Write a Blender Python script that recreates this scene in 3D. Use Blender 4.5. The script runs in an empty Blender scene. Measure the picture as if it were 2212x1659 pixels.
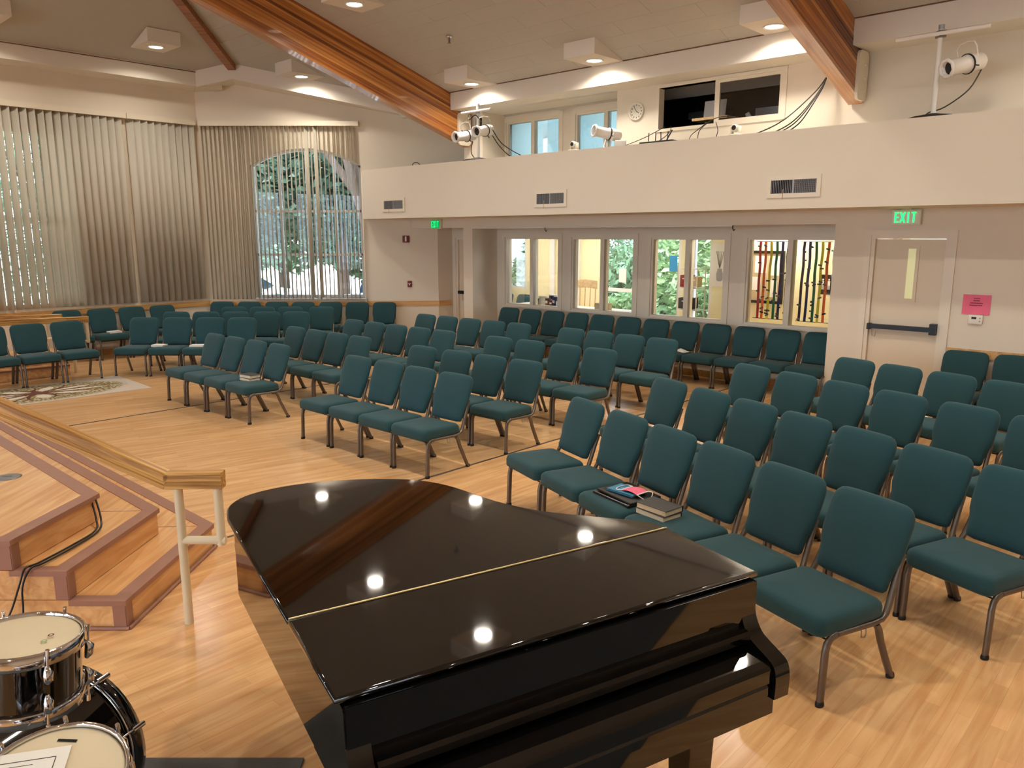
import bpy, bmesh, math, random
from mathutils import Vector, Matrix
from math import sin, cos, pi, radians as R
random.seed(7)
SC = bpy.context.scene
COL = SC.collection
# ---------------------------------------------------------------- camera
cd = bpy.data.cameras.new('camera'); cam = bpy.data.objects.new('camera', cd); COL.objects.link(cam)
cam.location = (0, 0, 2.15); cam.rotation_euler = (R(90 - 10.9), 0, 0)
cd.sensor_fit = 'HORIZONTAL'; cd.sensor_width = 36.0; cd.lens = 36.0 * 1662 / 2212; cd.clip_end = 200
SC.camera = cam
# ---------------------------------------------------------------- world, sun, exposure
w = bpy.data.worlds.new('sky'); SC.world = w; w.use_nodes = True
bg = w.node_tree.nodes['Background']; bg.inputs[0].default_value = (.70, .85, 1.0, 1); bg.inputs[1].default_value = 7.0
sd = bpy.data.lights.new('sun', 'SUN'); sd.energy = 9.0; sd.angle = R(.6); sd.color = (1, .95, .86)
sun = bpy.data.objects.new('sun', sd); COL.objects.link(sun); sun.rotation_euler = (R(38), R(-8), R(-25)); sun.location = (0, 0, 20)
SC.view_settings.view_transform = 'Standard'; SC.view_settings.look = 'None'; SC.view_settings.gamma = 1
SC.view_settings.use_curve_mapping = False; SC.view_settings.exposure = 0.0
SC.cycles.use_denoising = True; SC.cycles.max_bounces = 7; SC.cycles.diffuse_bounces = 5; SC.cycles.glossy_bounces = 4
SC.cycles.transparent_max_bounces = 12; SC.cycles.sample_clamp_indirect = 6.0; SC.cycles.caustics_reflective = False; SC.cycles.caustics_refractive = False
LAMP_W = 25.0
# ---------------------------------------------------------------- helpers
A47 = R(47); E2 = Vector((cos(A47), sin(A47))); E1 = Vector((-sin(A47), cos(A47)))
def wb(s, e, z=0.0):            # hall frame: s along the balcony wall, e towards it
    p = E1 * s + E2 * e; return Vector((p.x, p.y, z))
def lin(c):
    return tuple(((v / 255) / 12.92 if v / 255 <= .04045 else ((v / 255 + .055) / 1.055) ** 2.4) for v in c)
def tag(o, label=None, cat=None, group=None, kind=None):
    if label: o['label'] = label
    if cat: o['category'] = cat
    if group: o['group'] = group
    if kind: o['kind'] = kind
    return o
def empty(name, loc=(0, 0, 0), rz=0.0, label=None, cat=None, group=None, kind=None):
    o = bpy.data.objects.new(name, None); COL.objects.link(o); o.location = loc; o.rotation_euler = (0, 0, rz); o.empty_display_size = .1
    return tag(o, label, cat, group, kind)
def par(o, p):
    if p is not None: o.parent = p
    return o
def copy_tree(o, parent=None):
    c = o.copy(); COL.objects.link(c); c.parent = parent
    for k in ('label', 'category', 'group'):
        pass
    for ch in list(o.children): copy_tree(ch, c)
    return c
class MB:
    def __init__(s): s.v = []; s.f = []; s.sm = []
    def add(s, vs, fs, smooth=False):
        o = len(s.v); s.v += [tuple(v) for v in vs]; s.f += [tuple(i + o for i in f) for f in fs]; s.sm += [smooth] * len(fs); return s
    def box(s, c, d, M=None):
        x, y, z = c; a, b, h = d[0] / 2, d[1] / 2, d[2] / 2
        vs = [Vector((i * a, j * b, k * h)) for k in (-1, 1) for j in (-1, 1) for i in (-1, 1)]
        if M is not None: vs = [M @ q for q in vs]
        vs = [q + Vector(c) for q in vs]
        return s.add(vs, [(0, 2, 3, 1), (4, 5, 7, 6), (0, 1, 5, 4), (2, 6, 7, 3), (0, 4, 6, 2), (1, 3, 7, 5)])
    def hexa(s, p):              # 8 points: bottom 4 then top 4, same winding (ccw from above)
        return s.add(p, [(3, 2, 1, 0), (4, 5, 6, 7), (0, 1, 5, 4), (1, 2, 6, 5), (2, 3, 7, 6), (3, 0, 4, 7)])
    def prism(s, poly, z0, z1):  # poly ccw in xy
        n = len(poly)
        vs = [(p[0], p[1], z0) for p in poly] + [(p[0], p[1], z1) for p in poly]
        return s.add(vs, [tuple(range(n - 1, -1, -1)), tuple(range(n, 2 * n))] + [(i, (i + 1) % n, n + (i + 1) % n, n + i) for i in range(n)])
    def tube(s, pts, r, n=8, cap=True, flat=1.0, smooth=True):
        pts = [Vector(p) for p in pts]; rings = []; up = None
        rr = r if isinstance(r, (list, tuple)) else [r] * len(pts)
        for i, p in enumerate(pts):
            t = (pts[min(i + 1, len(pts) - 1)] - pts[max(i - 1, 0)]).normalized()
            if up is None:
                up = Vector((0, 0, 1)) if abs(t.z) < .9 else Vector((1, 0, 0))
            a = t.cross(up)
            if a.length < 1e-5: a = t.cross(Vector((1, .3, 0)))
            a.normalize(); b = a.cross(t).normalized(); up = b
            rings.append([p + (a * cos(2 * pi * k / n) * flat + b * sin(2 * pi * k / n)) * rr[i] for k in range(n)])
        vs = [q for g in rings for q in g]
        fs = [(i * n + k, (i + 1) * n + k, (i + 1) * n + (k + 1) % n, i * n + (k + 1) % n) for i in range(len(pts) - 1) for k in range(n)]
        s.add(vs, fs, smooth)
        if cap:
            s.add(rings[0], [tuple(range(n))]); s.add(rings[-1], [tuple(range(n - 1, -1, -1))])
        return s
    def lathe(s, prof, n=32, M=None, smooth=True, c=(0, 0, 0)):   # prof [(r,z)]
        vs = []
        for r, z in prof:
            for k in range(n):
                q = Vector((r * cos(2 * pi * k / n), r * sin(2 * pi * k / n), z))
                if M is not None: q = M @ q
                vs.append(q + Vector(c))
        fs = [(i * n + k, i * n + (k + 1) % n, (i + 1) * n + (k + 1) % n, (i + 1) * n + k) for i in range(len(prof) - 1) for k in range(n)]
        s.add(vs, fs, smooth)
        return s
    def pillow(s, outline, rings, M):      # outline [(a,b)], rings [(scale_inset, depth)], M maps (a,b,depth)
        n = len(outline); cx = sum(p[0] for p in outline) / n; cy = sum(p[1] for p in outline) / n; vs = []
        for ins, d in rings:
            for a, b in outline:
                dx, dy = a - cx, b - cy; L = math.hypot(dx, dy); k = max(0, (L - ins)) / L
                vs.append(M(cx + dx * k, cy + dy * k, d))
        fs = [(i * n + k, i * n + (k + 1) % n, (i + 1) * n + (k + 1) % n, (i + 1) * n + k) for i in range(len(rings) - 1) for k in range(n)]
        m = len(rings)
        fs += [tuple(range(n - 1, -1, -1)), tuple((m - 1) * n + k for k in range(n))]
        return s.add(vs, fs, True)
    def build(s, name, m, parent=None, label=None, cat=None, group=None, kind=None, loc=None, auto=True):
        me = bpy.data.meshes.new(name); me.from_pydata(s.v, [], s.f)
        me.polygons.foreach_set('use_smooth', s.sm); me.update()
        bm = bmesh.new(); bm.from_mesh(me); bmesh.ops.recalc_face_normals(bm, faces=bm.faces); bm.to_mesh(me); bm.free()
        o = bpy.data.objects.new(name, me); COL.objects.link(o); me.materials.append(M[m] if isinstance(m, str) else m)
        if parent is not None: o.parent = parent
        if loc: o.location = loc
        return tag(o, label, cat, group, kind)
def rbox(name, d, m, parent=None, bev=.01, seg=2, c=(0, 0, 0), Mx=None, **kw):   # bevelled box
    bm = bmesh.new(); bmesh.ops.create_cube(bm, size=1.0)
    bmesh.ops.scale(bm, vec=d, verts=bm.verts)
    bmesh.ops.bevel(bm, geom=list(bm.edges), offset=bev, segments=seg, affect='EDGES', profile=.5)
    if Mx is not None: bmesh.ops.transform(bm, matrix=Mx, verts=bm.verts)
    bmesh.ops.translate(bm, vec=c, verts=bm.verts)
    me = bpy.data.meshes.new(name); bm.to_mesh(me); bm.free()
    me.polygons.foreach_set('use_smooth', [True] * len(me.polygons)); me.update()
    o = bpy.data.objects.new(name, me); COL.objects.link(o); me.materials.append(M[m])
    if parent is not None: o.parent = parent
    return tag(o, **kw)
def box(name, c, d, m, parent=None, rz=0.0, **kw):
    mb = MB(); mb.box((0, 0, 0), d); o = mb.build(name, m, parent, **kw); o.location = c; o.rotation_euler = (0, 0, rz); return o
def wbox(name, s0, s1, e0, e1, z0, z1, m, parent=None, **kw):    # box in the hall frame
    c = wb((s0 + s1) / 2, (e0 + e1) / 2, (z0 + z1) / 2)
    return box(name, c, (abs(e1 - e0), abs(s1 - s0), abs(z1 - z0)), m, parent, rz=A47, **kw)
def inst(o, loc, rz=0.0, parent=None):
    c = o.copy(); COL.objects.link(c); c.location = loc; c.rotation_euler = (0, 0, rz); c.parent = parent; return c
def catmull(pts, k=6, closed=False):
    out = []; n = len(pts); P = [Vector(p) for p in pts]
    rng = range(n) if closed else range(n - 1)
    for i in rng:
        p0 = P[(i - 1) % n] if closed or i > 0 else P[i]; p1 = P[i]; p2 = P[(i + 1) % n]
        p3 = P[(i + 2) % n] if closed or i + 2 < n else p2
        for j in range(k):
            t = j / k
            out.append(.5 * ((2 * p1) + (p2 - p0) * t + (2 * p0 - 5 * p1 + 4 * p2 - p3) * t * t + (3 * p1 - p0 - 3 * p2 + p3) * t ** 3))
    if not closed: out.append(P[-1])
    return out
def rrect(w, h, r, n=5, cx=0, cy=0):
    o = []
    for (sx, sy, a0) in ((1, -1, -90), (1, 1, 0), (-1, 1, 90), (-1, -1, 180)):
        for k in range(n + 1):
            a = R(a0 + 90 * k / n); o.append((cx + sx * (w / 2 - r) + r * cos(a), cy + sy * (h / 2 - r) + r * sin(a)))
    return o
# ---------------------------------------------------------------- materials
M = {}
def mat(name, col, rough=.6, metal=0.0, spec=.5, var=0.0, vscale=8.0, bump=0.0, bscale=60.0, emit=None, es=1.0, coat=0.0, alpha=1.0, sheen=0.0, stretch=None):
    m = bpy.data.materials.new(name); m.use_nodes = True; nt = m.node_tree; N = nt.nodes; Lk = nt.links; b = N['Principled BSDF']
    c = lin(col) if max(col) > 1.0 else col
    b.inputs['Base Color'].default_value = (*c, 1); b.inputs['Roughness'].default_value = rough; b.inputs['Metallic'].default_value = metal
    b.inputs['Specular IOR Level'].default_value = spec; b.inputs['Coat Weight'].default_value = coat; b.inputs['Coat Roughness'].default_value = .04
    b.inputs['Sheen Weight'].default_value = sheen
    if emit is not None:
        e = lin(emit) if max(emit) > 1 else emit
        b.inputs['Emission Color'].default_value = (*e, 1); b.inputs['Emission Strength'].default_value = es
    if var or bump:
        tc = N.new('ShaderNodeTexCoord'); src = tc.outputs['Object']
        if stretch:
            mp = N.new('ShaderNodeMapping'); mp.inputs['Scale'].default_value = stretch; Lk.new(src, mp.inputs[0]); src = mp.outputs[0]
    if var:
        nz = N.new('ShaderNodeTexNoise'); nz.inputs['Scale'].default_value = vscale; nz.inputs['Detail'].default_value = 4; Lk.new(src, nz.inputs['Vector'])
        mx = N.new('ShaderNodeMix'); mx.data_type = 'RGBA'
        mx.inputs['A'].default_value = (*[v * (1 - var) for v in c], 1); mx.inputs['B'].default_value = (*[min(1, v * (1 + var)) for v in c], 1)
        Lk.new(nz.outputs['Fac'], mx.inputs['Factor']); Lk.new(mx.outputs['Result'], b.inputs['Base Color'])
    if bump:
        n2 = N.new('ShaderNodeTexNoise'); n2.inputs['Scale'].default_value = bscale; n2.inputs['Detail'].default_value = 3; Lk.new(src, n2.inputs['Vector'])
        bp = N.new('ShaderNodeBump'); bp.inputs['Strength'].default_value = bump; bp.inputs['Distance'].default_value = .004
        Lk.new(n2.outputs['Fac'], bp.inputs['Height']); Lk.new(bp.outputs[0], b.inputs['Normal'])
    M[name] = m; return m
def wood(name, c1, c2, ang=0.0, scale=(1.2, 14, 14), rough=.35, rings=4.0, coat=0.0, planks=None, spec=.5):
    m = bpy.data.materials.new(name); m.use_nodes = True; nt = m.node_tree; N = nt.nodes; Lk = nt.links; b = N['Principled BSDF']
    b.inputs['Roughness'].default_value = rough; b.inputs['Coat Weight'].default_value = coat; b.inputs['Coat Roughness'].default_value = .06; b.inputs['Specular IOR Level'].default_value = spec
    tc = N.new('ShaderNodeTexCoord'); rot = N.new('ShaderNodeMapping'); rot.inputs['Rotation'].default_value = (0, 0, -ang); Lk.new(tc.outputs['Object'], rot.inputs[0])
    mp = N.new('ShaderNodeMapping'); mp.inputs['Scale'].default_value = scale; Lk.new(rot.outputs[0], mp.inputs[0])
    nz = N.new('ShaderNodeTexNoise'); nz.inputs['Scale'].default_value = 1.0; nz.inputs['Detail'].default_value = 6; nz.inputs['Distortion'].default_value = rings * .25; Lk.new(mp.outputs[0], nz.inputs['Vector'])
    ramp = N.new('ShaderNodeValToRGB'); ramp.color_ramp.elements[0].position = .33; ramp.color_ramp.elements[1].position = .68
    ramp.color_ramp.elements[0].color = (*lin(c1), 1); ramp.color_ramp.elements[1].color = (*lin(c2), 1); Lk.new(nz.outputs['Fac'], ramp.inputs[0])
    out = ramp.outputs[0]
    if planks:
        L, W = planks
        br = N.new('ShaderNodeTexBrick'); br.inputs['Scale'].default_value = 1.0; br.inputs['Brick Width'].default_value = L; br.inputs['Row Height'].default_value = W
        br.inputs['Mortar Size'].default_value = .0012; br.inputs['Mortar Smooth'].default_value = .3; br.inputs['Bias'].default_value = 0
        br.inputs['Color1'].default_value = (.90, .885, .86, 1); br.inputs['Color2'].default_value = (1.04, 1.04, 1.04, 1); br.inputs['Mortar'].default_value = (.84, .80, .75, 1)
        br.offset = .37; Lk.new(rot.outputs[0], br.inputs['Vector'])
        mu = N.new('ShaderNodeMix'); mu.data_type = 'RGBA'; mu.blend_type = 'MULTIPLY'; mu.inputs['Factor'].default_value = 1
        Lk.new(out, mu.inputs['A']); Lk.new(br.outputs['Color'], mu.inputs['B']); out = mu.outputs['Result']
    Lk.new(out, b.inputs['Base Color']); M[name] = m; return m
def glassmat(name, tint=(1, 1, 1), refl=.06):
    m = bpy.data.materials.new(name); m.use_nodes = True; nt = m.node_tree; N = nt.nodes; Lk = nt.links
    N.remove(N['Principled BSDF']); tr = N.new('ShaderNodeBsdfTransparent'); tr.inputs[0].default_value = (*tint, 1)
    gl = N.new('ShaderNodeBsdfGlossy'); gl.inputs['Roughness'].default_value = .01
    fr = N.new('ShaderNodeFresnel'); fr.inputs[0].default_value = 1.45; mx = N.new('ShaderNodeMixShader')
    Lk.new(fr.outputs[0], mx.inputs[0]); Lk.new(tr.outputs[0], mx.inputs[1]); Lk.new(gl.outputs[0], mx.inputs[2]); Lk.new(mx.outputs[0], N['Material Output'].inputs[0]); M[name] = m
mat('wall', (224, 214, 197), .85, bump=.05, bscale=90, var=.02, vscale=2)
mat('cornice', (226, 219, 208), .8, bump=.04, bscale=90)
mat('ceil', (186, 182, 174), .95, bump=.35, bscale=55, var=.05, vscale=40)
mat('ceil_back', (150, 138, 120), .95)
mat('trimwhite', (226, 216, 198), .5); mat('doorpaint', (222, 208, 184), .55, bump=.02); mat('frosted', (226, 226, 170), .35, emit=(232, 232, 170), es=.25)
mat('wall_yellow', (240, 234, 192), .8); mat('paleblue', (206, 226, 230), .7); mat('panel_soft', (255, 255, 255), .5, emit=(235, 250, 255), es=1.2); mat('white', (235, 235, 232), .5); mat('whiteplastic', (232, 226, 212), .4)
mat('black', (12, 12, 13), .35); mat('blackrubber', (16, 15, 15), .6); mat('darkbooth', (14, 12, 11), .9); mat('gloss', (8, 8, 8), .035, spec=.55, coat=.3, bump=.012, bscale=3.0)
mat('fabric', (40, 74, 80), .92, sheen=.12, spec=.2, var=.10, vscale=3, bump=.25, bscale=420)
mat('gunmetal', (116, 108, 101), .36, metal=.75, var=.06, vscale=20); mat('chrome', (225, 225, 228), .08, metal=1.0); mat('steel', (150, 150, 152), .35, metal=.9)
mat('brass', (196, 178, 138), .4, metal=.9, bump=.5, bscale=30)
mat('paintsteel', (222, 206, 174), .42); mat('vane', (230, 225, 212), .75, bump=.1, bscale=200, stretch=(8, 8, .4)); mat('headrail', (226, 216, 196), .5)
mat('head', (222, 208, 176), .45, var=.05, vscale=6); mat('drumshell', (6, 6, 7), .08, coat=1.0)
mat('grill', (92, 90, 88), .6); mat('dark', (26, 24, 23), .7); mat('red', (150, 26, 26), .45); mat('redsign', (110, 22, 22), .5); mat('exitwhite', (225, 222, 205), .5)
mat('green_glow', (30, 230, 130), .5, emit=(20, 255, 130), es=1.6); mat('green_lens', (20, 120, 70), .5, emit=(15, 150, 75), es=.55)
mat('lens', (255, 250, 240), .5, emit=(255, 240, 214), es=22.0); mat('tube_lamp', (255, 255, 255), .5, emit=(255, 252, 240), es=6.0)
mat('pink', (238, 108, 140), .6); mat('pinkink', (120, 20, 44), .7); mat('ink', (60, 56, 48), .7); mat('paper', (238, 236, 228), .8); mat('bookcover', (62, 60, 58), .6, bump=.2, bscale=300)
mat('bookblue', (60, 130, 165), .4, var=.3, vscale=30); mat('pages', (232, 218, 190), .85, bump=.3, bscale=200, stretch=(.2, .2, 4)); mat('leather', (20, 17, 16), .45, bump=.15, bscale=300)
mat('mat_grey', (92, 93, 92), .95, bump=.6, bscale=220, var=.12, vscale=60); mat('noseing', (156, 112, 94), .4, var=.1, vscale=14)
mat('rugbase', (196, 184, 170), .95, var=.06, vscale=30); mat('rugbrown', (104, 60, 46), .95); mat('rugcream', (214, 204, 190), .95); mat('ribbed', (60, 58, 55), .8)
mat('lamp_white', (236, 232, 226), .45); mat('silver', (165, 165, 168), .4, metal=.3); mat('boxtan', (196, 176, 140), .8); mat('teal2', (50, 96, 110), .9); mat('cyan_sheet', (40, 160, 225), .6)
mat('asphalt', (190, 188, 184), .9); mat('carwhite', (240, 240, 240), .25, coat=.5); mat('cardark', (50, 66, 88), .25, coat=.5); mat('carglass', (40, 62, 84), .1); mat('tyre', (26, 27, 30), .8); mat('fence', (150, 166, 178), .5)
mat('bark', (74, 62, 56), .9, bump=.6, bscale=16); mat('flower', (250, 246, 236), .7)
for nm, c in (('rib_red', (178, 24, 30)), ('rib_orange', (240, 110, 30)), ('rib_yellow', (232, 210, 40)), ('rib_green', (20, 110, 50)), ('rib_blue', (28, 26, 84)), ('rib_purple', (46, 16, 44))): mat(nm, c, .6)
for nm, c in (('leaf_dark', (58, 88, 74)), ('leaf_mid', (100, 140, 112)), ('leaf_light', (156, 188, 140))): mat(nm, c, .55, var=.45, vscale=1.7)
wood('floorwood', (216, 166, 114), (234, 192, 142), ang=R(33), scale=(1.3, 16, 1), rough=.2, planks=(.62, .068))
wood('floorwood2', (214, 160, 106), (234, 190, 136), ang=R(47), scale=(1.3, 16, 1), rough=.2, planks=(.62, .068))
wood('stepwood', (206, 150, 94), (232, 186, 130), ang=R(90), scale=(1.3, 14, 14), rough=.25)
wood('oak', (136, 88, 36), (226, 176, 100), scale=(1.1, 30, 30), rough=.32, rings=7)
wood('railoak', (196, 146, 84), (224, 178, 116), scale=(1.2, 20, 20), rough=.4)
for i, (a, b2) in enumerate((((118, 62, 24), (176, 108, 52)), ((142, 82, 34), (200, 134, 68)), ((84, 42, 18), (146, 84, 38)), ((150, 88, 38), (216, 156, 84)))):
    wood('glulam%d' % i, a, b2, scale=(.7, 34, 34), rough=.38, rings=2, coat=.12)
wood('glulam_gloss', (142, 82, 34), (200, 134, 68), scale=(.7, 34, 34), rough=.3, rings=2, coat=1.0)
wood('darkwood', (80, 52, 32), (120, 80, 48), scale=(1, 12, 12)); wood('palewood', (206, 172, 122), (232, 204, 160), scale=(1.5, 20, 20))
glassmat('glass')
# slats let a little light through
def translucent(name, col, amt):
    m = M[name]; nt = m.node_tree; N = nt.nodes; Lk = nt.links; b = N['Principled BSDF']; tr = N.new('ShaderNodeBsdfTranslucent'); tr.inputs[0].default_value = (*lin(col), 1)
    mx = N.new('ShaderNodeMixShader'); mx.inputs[0].default_value = amt; Lk.new(b.outputs[0], mx.inputs[1]); Lk.new(tr.outputs[0], mx.inputs[2]); Lk.new(mx.outputs[0], N['Material Output'].inputs[0])
translucent('vane', (226, 216, 196), .42)
for k_ in ('leaf_dark', 'leaf_mid', 'leaf_light'): translucent(k_, (110, 140, 96), .2)
# ================================================================ structure
P0, P1, P2, P3, P4 = 9.13, 10.0, 10.65, 10.2, 10.8
YA, SL = 15.55, 15.06
CM = .29
def zB(e): return 4.62 + CM * (9.67 - abs(e))
def zL(s): return 5.12 + CM * (14.5 - s)
def se(p): v = Vector((p[0], p[1])); return v.dot(E1), v.dot(E2)
ST = dict(kind='structure')
def slab(name, se_poly, z0, z1, m, parent=None, **kw):
    pts = [wb(s, e) for s, e in se_poly]
    a = sum(pts[i].x * pts[(i + 1) % len(pts)].y - pts[(i + 1) % len(pts)].x * pts[i].y for i in range(len(pts)))
    if a < 0: pts.reverse()
    mb = MB(); mb.prism([(p.x, p.y) for p in pts], z0, z1); return mb.build(name, m, parent, **kw)
# floor in three bays, seams between them run towards the balcony wall
f1 = slab('floor', [(-7, -11), (5.105, -11), (5.105, 13.6), (-7, 13.6)], -.12, 0, 'floorwood2', label='honey laminate floor of the bay under the right chair block', **ST)
f2 = slab('floor', [(5.115, -11), (9.595, -11), (9.595, 13.6), (5.115, 13.6)], -.12, 0, 'floorwood', label='honey laminate floor of the middle bay in front of the platform', **ST)
f3 = slab('floor', [(9.605, -11), (15.3, -11), (15.3, 13.6), (9.605, 13.6)], -.12, 0, 'floorwood', label='honey laminate floor of the far bay around the tree rug', **ST)
for i, s in enumerate((5.11, 9.6)):
    wbox('trim_%d' % (i + 1), s - .012, s + .012, -8, 10.6, -.01, .003, 'ribbed' if i else 'gunmetal', label='dark seam strip across the laminate floor' if i else 'grey metal seam strip across the floor by the front row', **ST)
# ceiling : two long slopes, an end slope, tiles on the visible slope
def roof(name, tri, fz, m, **kw):
    mb = MB(); n = len(tri); lo = [wb(s, e, fz(s, e)) for s, e in tri]; hi = [p + Vector((0, 0, .12)) for p in lo]
    mb.add(lo + hi, [tuple(range(n)), tuple(range(2 * n - 1, n - 1, -1))] + [(i, (i + 1) % n, n + (i + 1) % n, n + i) for i in range(n)])
    return mb.build(name, m, **kw)
cB = roof('ceiling', [(-7, 11), (17.55, 11), (6.55, 0), (-7, 0)], lambda s, e: zB(e) + .014, 'ceil', label='sloping tan acoustic ceiling above the balcony', **ST)
roof('ceiling', [(-7, -11), (17.55, -11), (6.55, 0), (-7, 0)], lambda s, e: zB(e) + .014, 'ceil', label='sloping tan ceiling behind the piano side', **ST)
roof('ceiling', [(17.55, 11), (17.55, -11), (6.55, 0)], lambda s, e: zL(s) + .014, 'ceil', label='sloping tan ceiling above the vertical blinds', **ST)
for i in range(15):
    e1_, e0_ = 9.665 - i * .305, 9.665 - (i + 1) * .305 + .003
    s = 1.5 - (i % 2) * .61
    while s < e0_ + 6.55 - .15:
        s1 = s1b = s + 1.217
        if s1 > e0_ + 6.52: s1, s1b = e0_ + 6.52, e1_ + 6.52
        if s1 - s > .05:
            mb = MB(); p = [wb(s, e0_, zB(e0_)), wb(s1, e0_, zB(e0_)), wb(s1b, e1_, zB(e1_)), wb(s, e1_, zB(e1_))]
            mb.hexa([q for q in p] + [q + Vector((0, 0, .013)) for q in p]); mb.build('tile', 'ceil', cB)
        s += 1.22
# walls ---------------------------------------------------------------
wl = empty('wall_left', label='cream wall behind the long vertical blinds', **ST)
def lbox(name, e0, e1, z0, z1, m, parent=None, s0=SL, s1=SL + .15, **kw): return wbox(name, s0, s1, e0, e1, z0, z1, m, parent, **kw)
lbox('panel', 4.95, 7.45, 0, 5.2, 'wall', wl); lbox('panel', -7.4, 2.2, 0, 5.2, 'wall', wl); lbox('panel', 2.2, 4.95, 0, .93, 'wall', wl); lbox('panel', 2.2, 4.95, 3.9, 5.2, 'wall', wl)
# corner wall with the arched window : columns
AX0, AX1, AZ0, ASP, AAP = -5.11, -2.96, .93, 3.50, 3.82
def arch(x):
    c = (AX0 + AX1) / 2; h = (AX1 - AX0) / 2; rise = AAP - ASP; rad = (h * h + rise * rise) / (2 * rise)
    return AAP - rad + math.sqrt(max(0, rad * rad - (x - c) ** 2))
def ztop(x, y=YA):
    s, e = se((x, y)); return min(zB(e), zL(s)) + .03
wc = empty('wall_corner', label='cream corner wall around the arched window', **ST)
xs = [-6.3, -5.6, AX0] + [AX0 + (AX1 - AX0) * k / 24 for k in range(1, 24)] + [AX1, -1.47]
mb = MB()
for a, b2 in zip(xs[:-1], xs[1:]):
    inside = AX0 - 1e-6 <= a and b2 <= AX1 + 1e-6
    spans = [((0, 0), (AZ0, AZ0)), ((arch(a), arch(b2)), (ztop(a), ztop(b2)))] if inside else [((0, 0), (ztop(a), ztop(b2)))]
    for (za, zb_), (ta, tb) in spans:
        mb.hexa([(a, YA, za), (b2, YA, zb_), (b2, YA + .16, zb_), (a, YA + .16, za), (a, YA, ta), (b2, YA, tb), (b2, YA + .16, tb), (a, YA + .16, ta)])
mb.build('panel', 'wall', wc)
mb = MB(); mb.hexa([(-1.47, YA, 2.47), (-.6, YA, 2.47), (-.6, YA + .16, 2.47), (-1.47, YA + .16, 2.47), (-1.47, YA, 4.7), (-.6, YA, 4.6), (-.6, YA + .16, 4.6), (-1.47, YA + .16, 4.7)]); mb.build('panel', 'wall', wc)
# right wall (below the balcony)
wr = empty('wall_right', label='cream wall below and above the balcony with doors and windows', **ST)
wp = lambda s0, s1, e0, e1, z0, z1, m='wall': wbox('panel', s0, s1, e0, e1, z0, z1, m, wr)
wp(3.70, 12.07, P1, P1 + .14, 2.295, 2.6)                       # header
wp(10.32, 10.56, P1, P2 + .14, 0, 2.295)                        # pier beside the alcove
wp(3.31, 3.76, P1, P2 + .14, 0, 2.6); wp(-6, 2.44, P1, P1 + .14, 0, 2.6); wp(2.44, 3.31, P1, P1 + .14, 2.16, 2.6)
wp(3.7, 10.4, P1 + .14, P2, 2.45, 2.6)                          # niche ceiling
wp(11.68, 11.80, 10.36, 10.9, 0, 2.6); wp(10.5, 11.8, 10.75, 10.87, 2.12, 2.6); wp(10.5, 10.60, 10.75, 10.87, 0, 2.12); wp(11.58, 11.7, 10.75, 10.87, 0, 2.12); wp(10.5, 12.0, P1 + .14, 10.8, 2.45, 2.6)
WIN = [(10.10, 8.79), (8.505, 7.20), (6.88, 5.58), (5.245, 3.97)]
ed = [10.32] + [v for w_ in WIN for v in w_] + [3.76]
for i in range(0, len(ed), 2):
    if ed[i] - ed[i + 1] > .01: wp(ed[i + 1], ed[i], P2, P2 + .14, 0, 2.6)
for a, b2 in WIN: wp(b2, a, P2, P2 + .14, 0, .865); wp(b2, a, P2, P2 + .14, 2.125, 2.6)
# upper wall behind the balcony
wp(-6, 4.655, P3, P3 + .12, 3.37, 4.6); wp(6.535, 7.30, P3, P3 + .12, 3.37, 4.6); wp(4.655, 6.535, P3, P3 + .12, 3.37, 3.70); wp(4.655, 6.535, P3, P3 + .12, 4.275, 4.6)
wp(7.20, 7.30, P3 + .1, P4 + .1, 3.37, 4.6); wp(10.24, 10.72, P3, P4 + .1, 3.37, 4.6); wp(11.25, 12.2, P4, P4 + .1, 3.37, 4.6)
UW = [(10.2, 8.93), (8.58, 7.32)]
wp(8.58, 8.93, P4, P4 + .1, 3.37, 4.6); wp(7.3, 10.24, P4, P4 + .1, 4.2, 4.6); wp(10.7, 11.25, P4, P4 + .1, 4.2, 4.6)
wp(7.2, 12.3, P3, P4 + .1, 4.33, 4.5, 'cornice')
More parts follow.
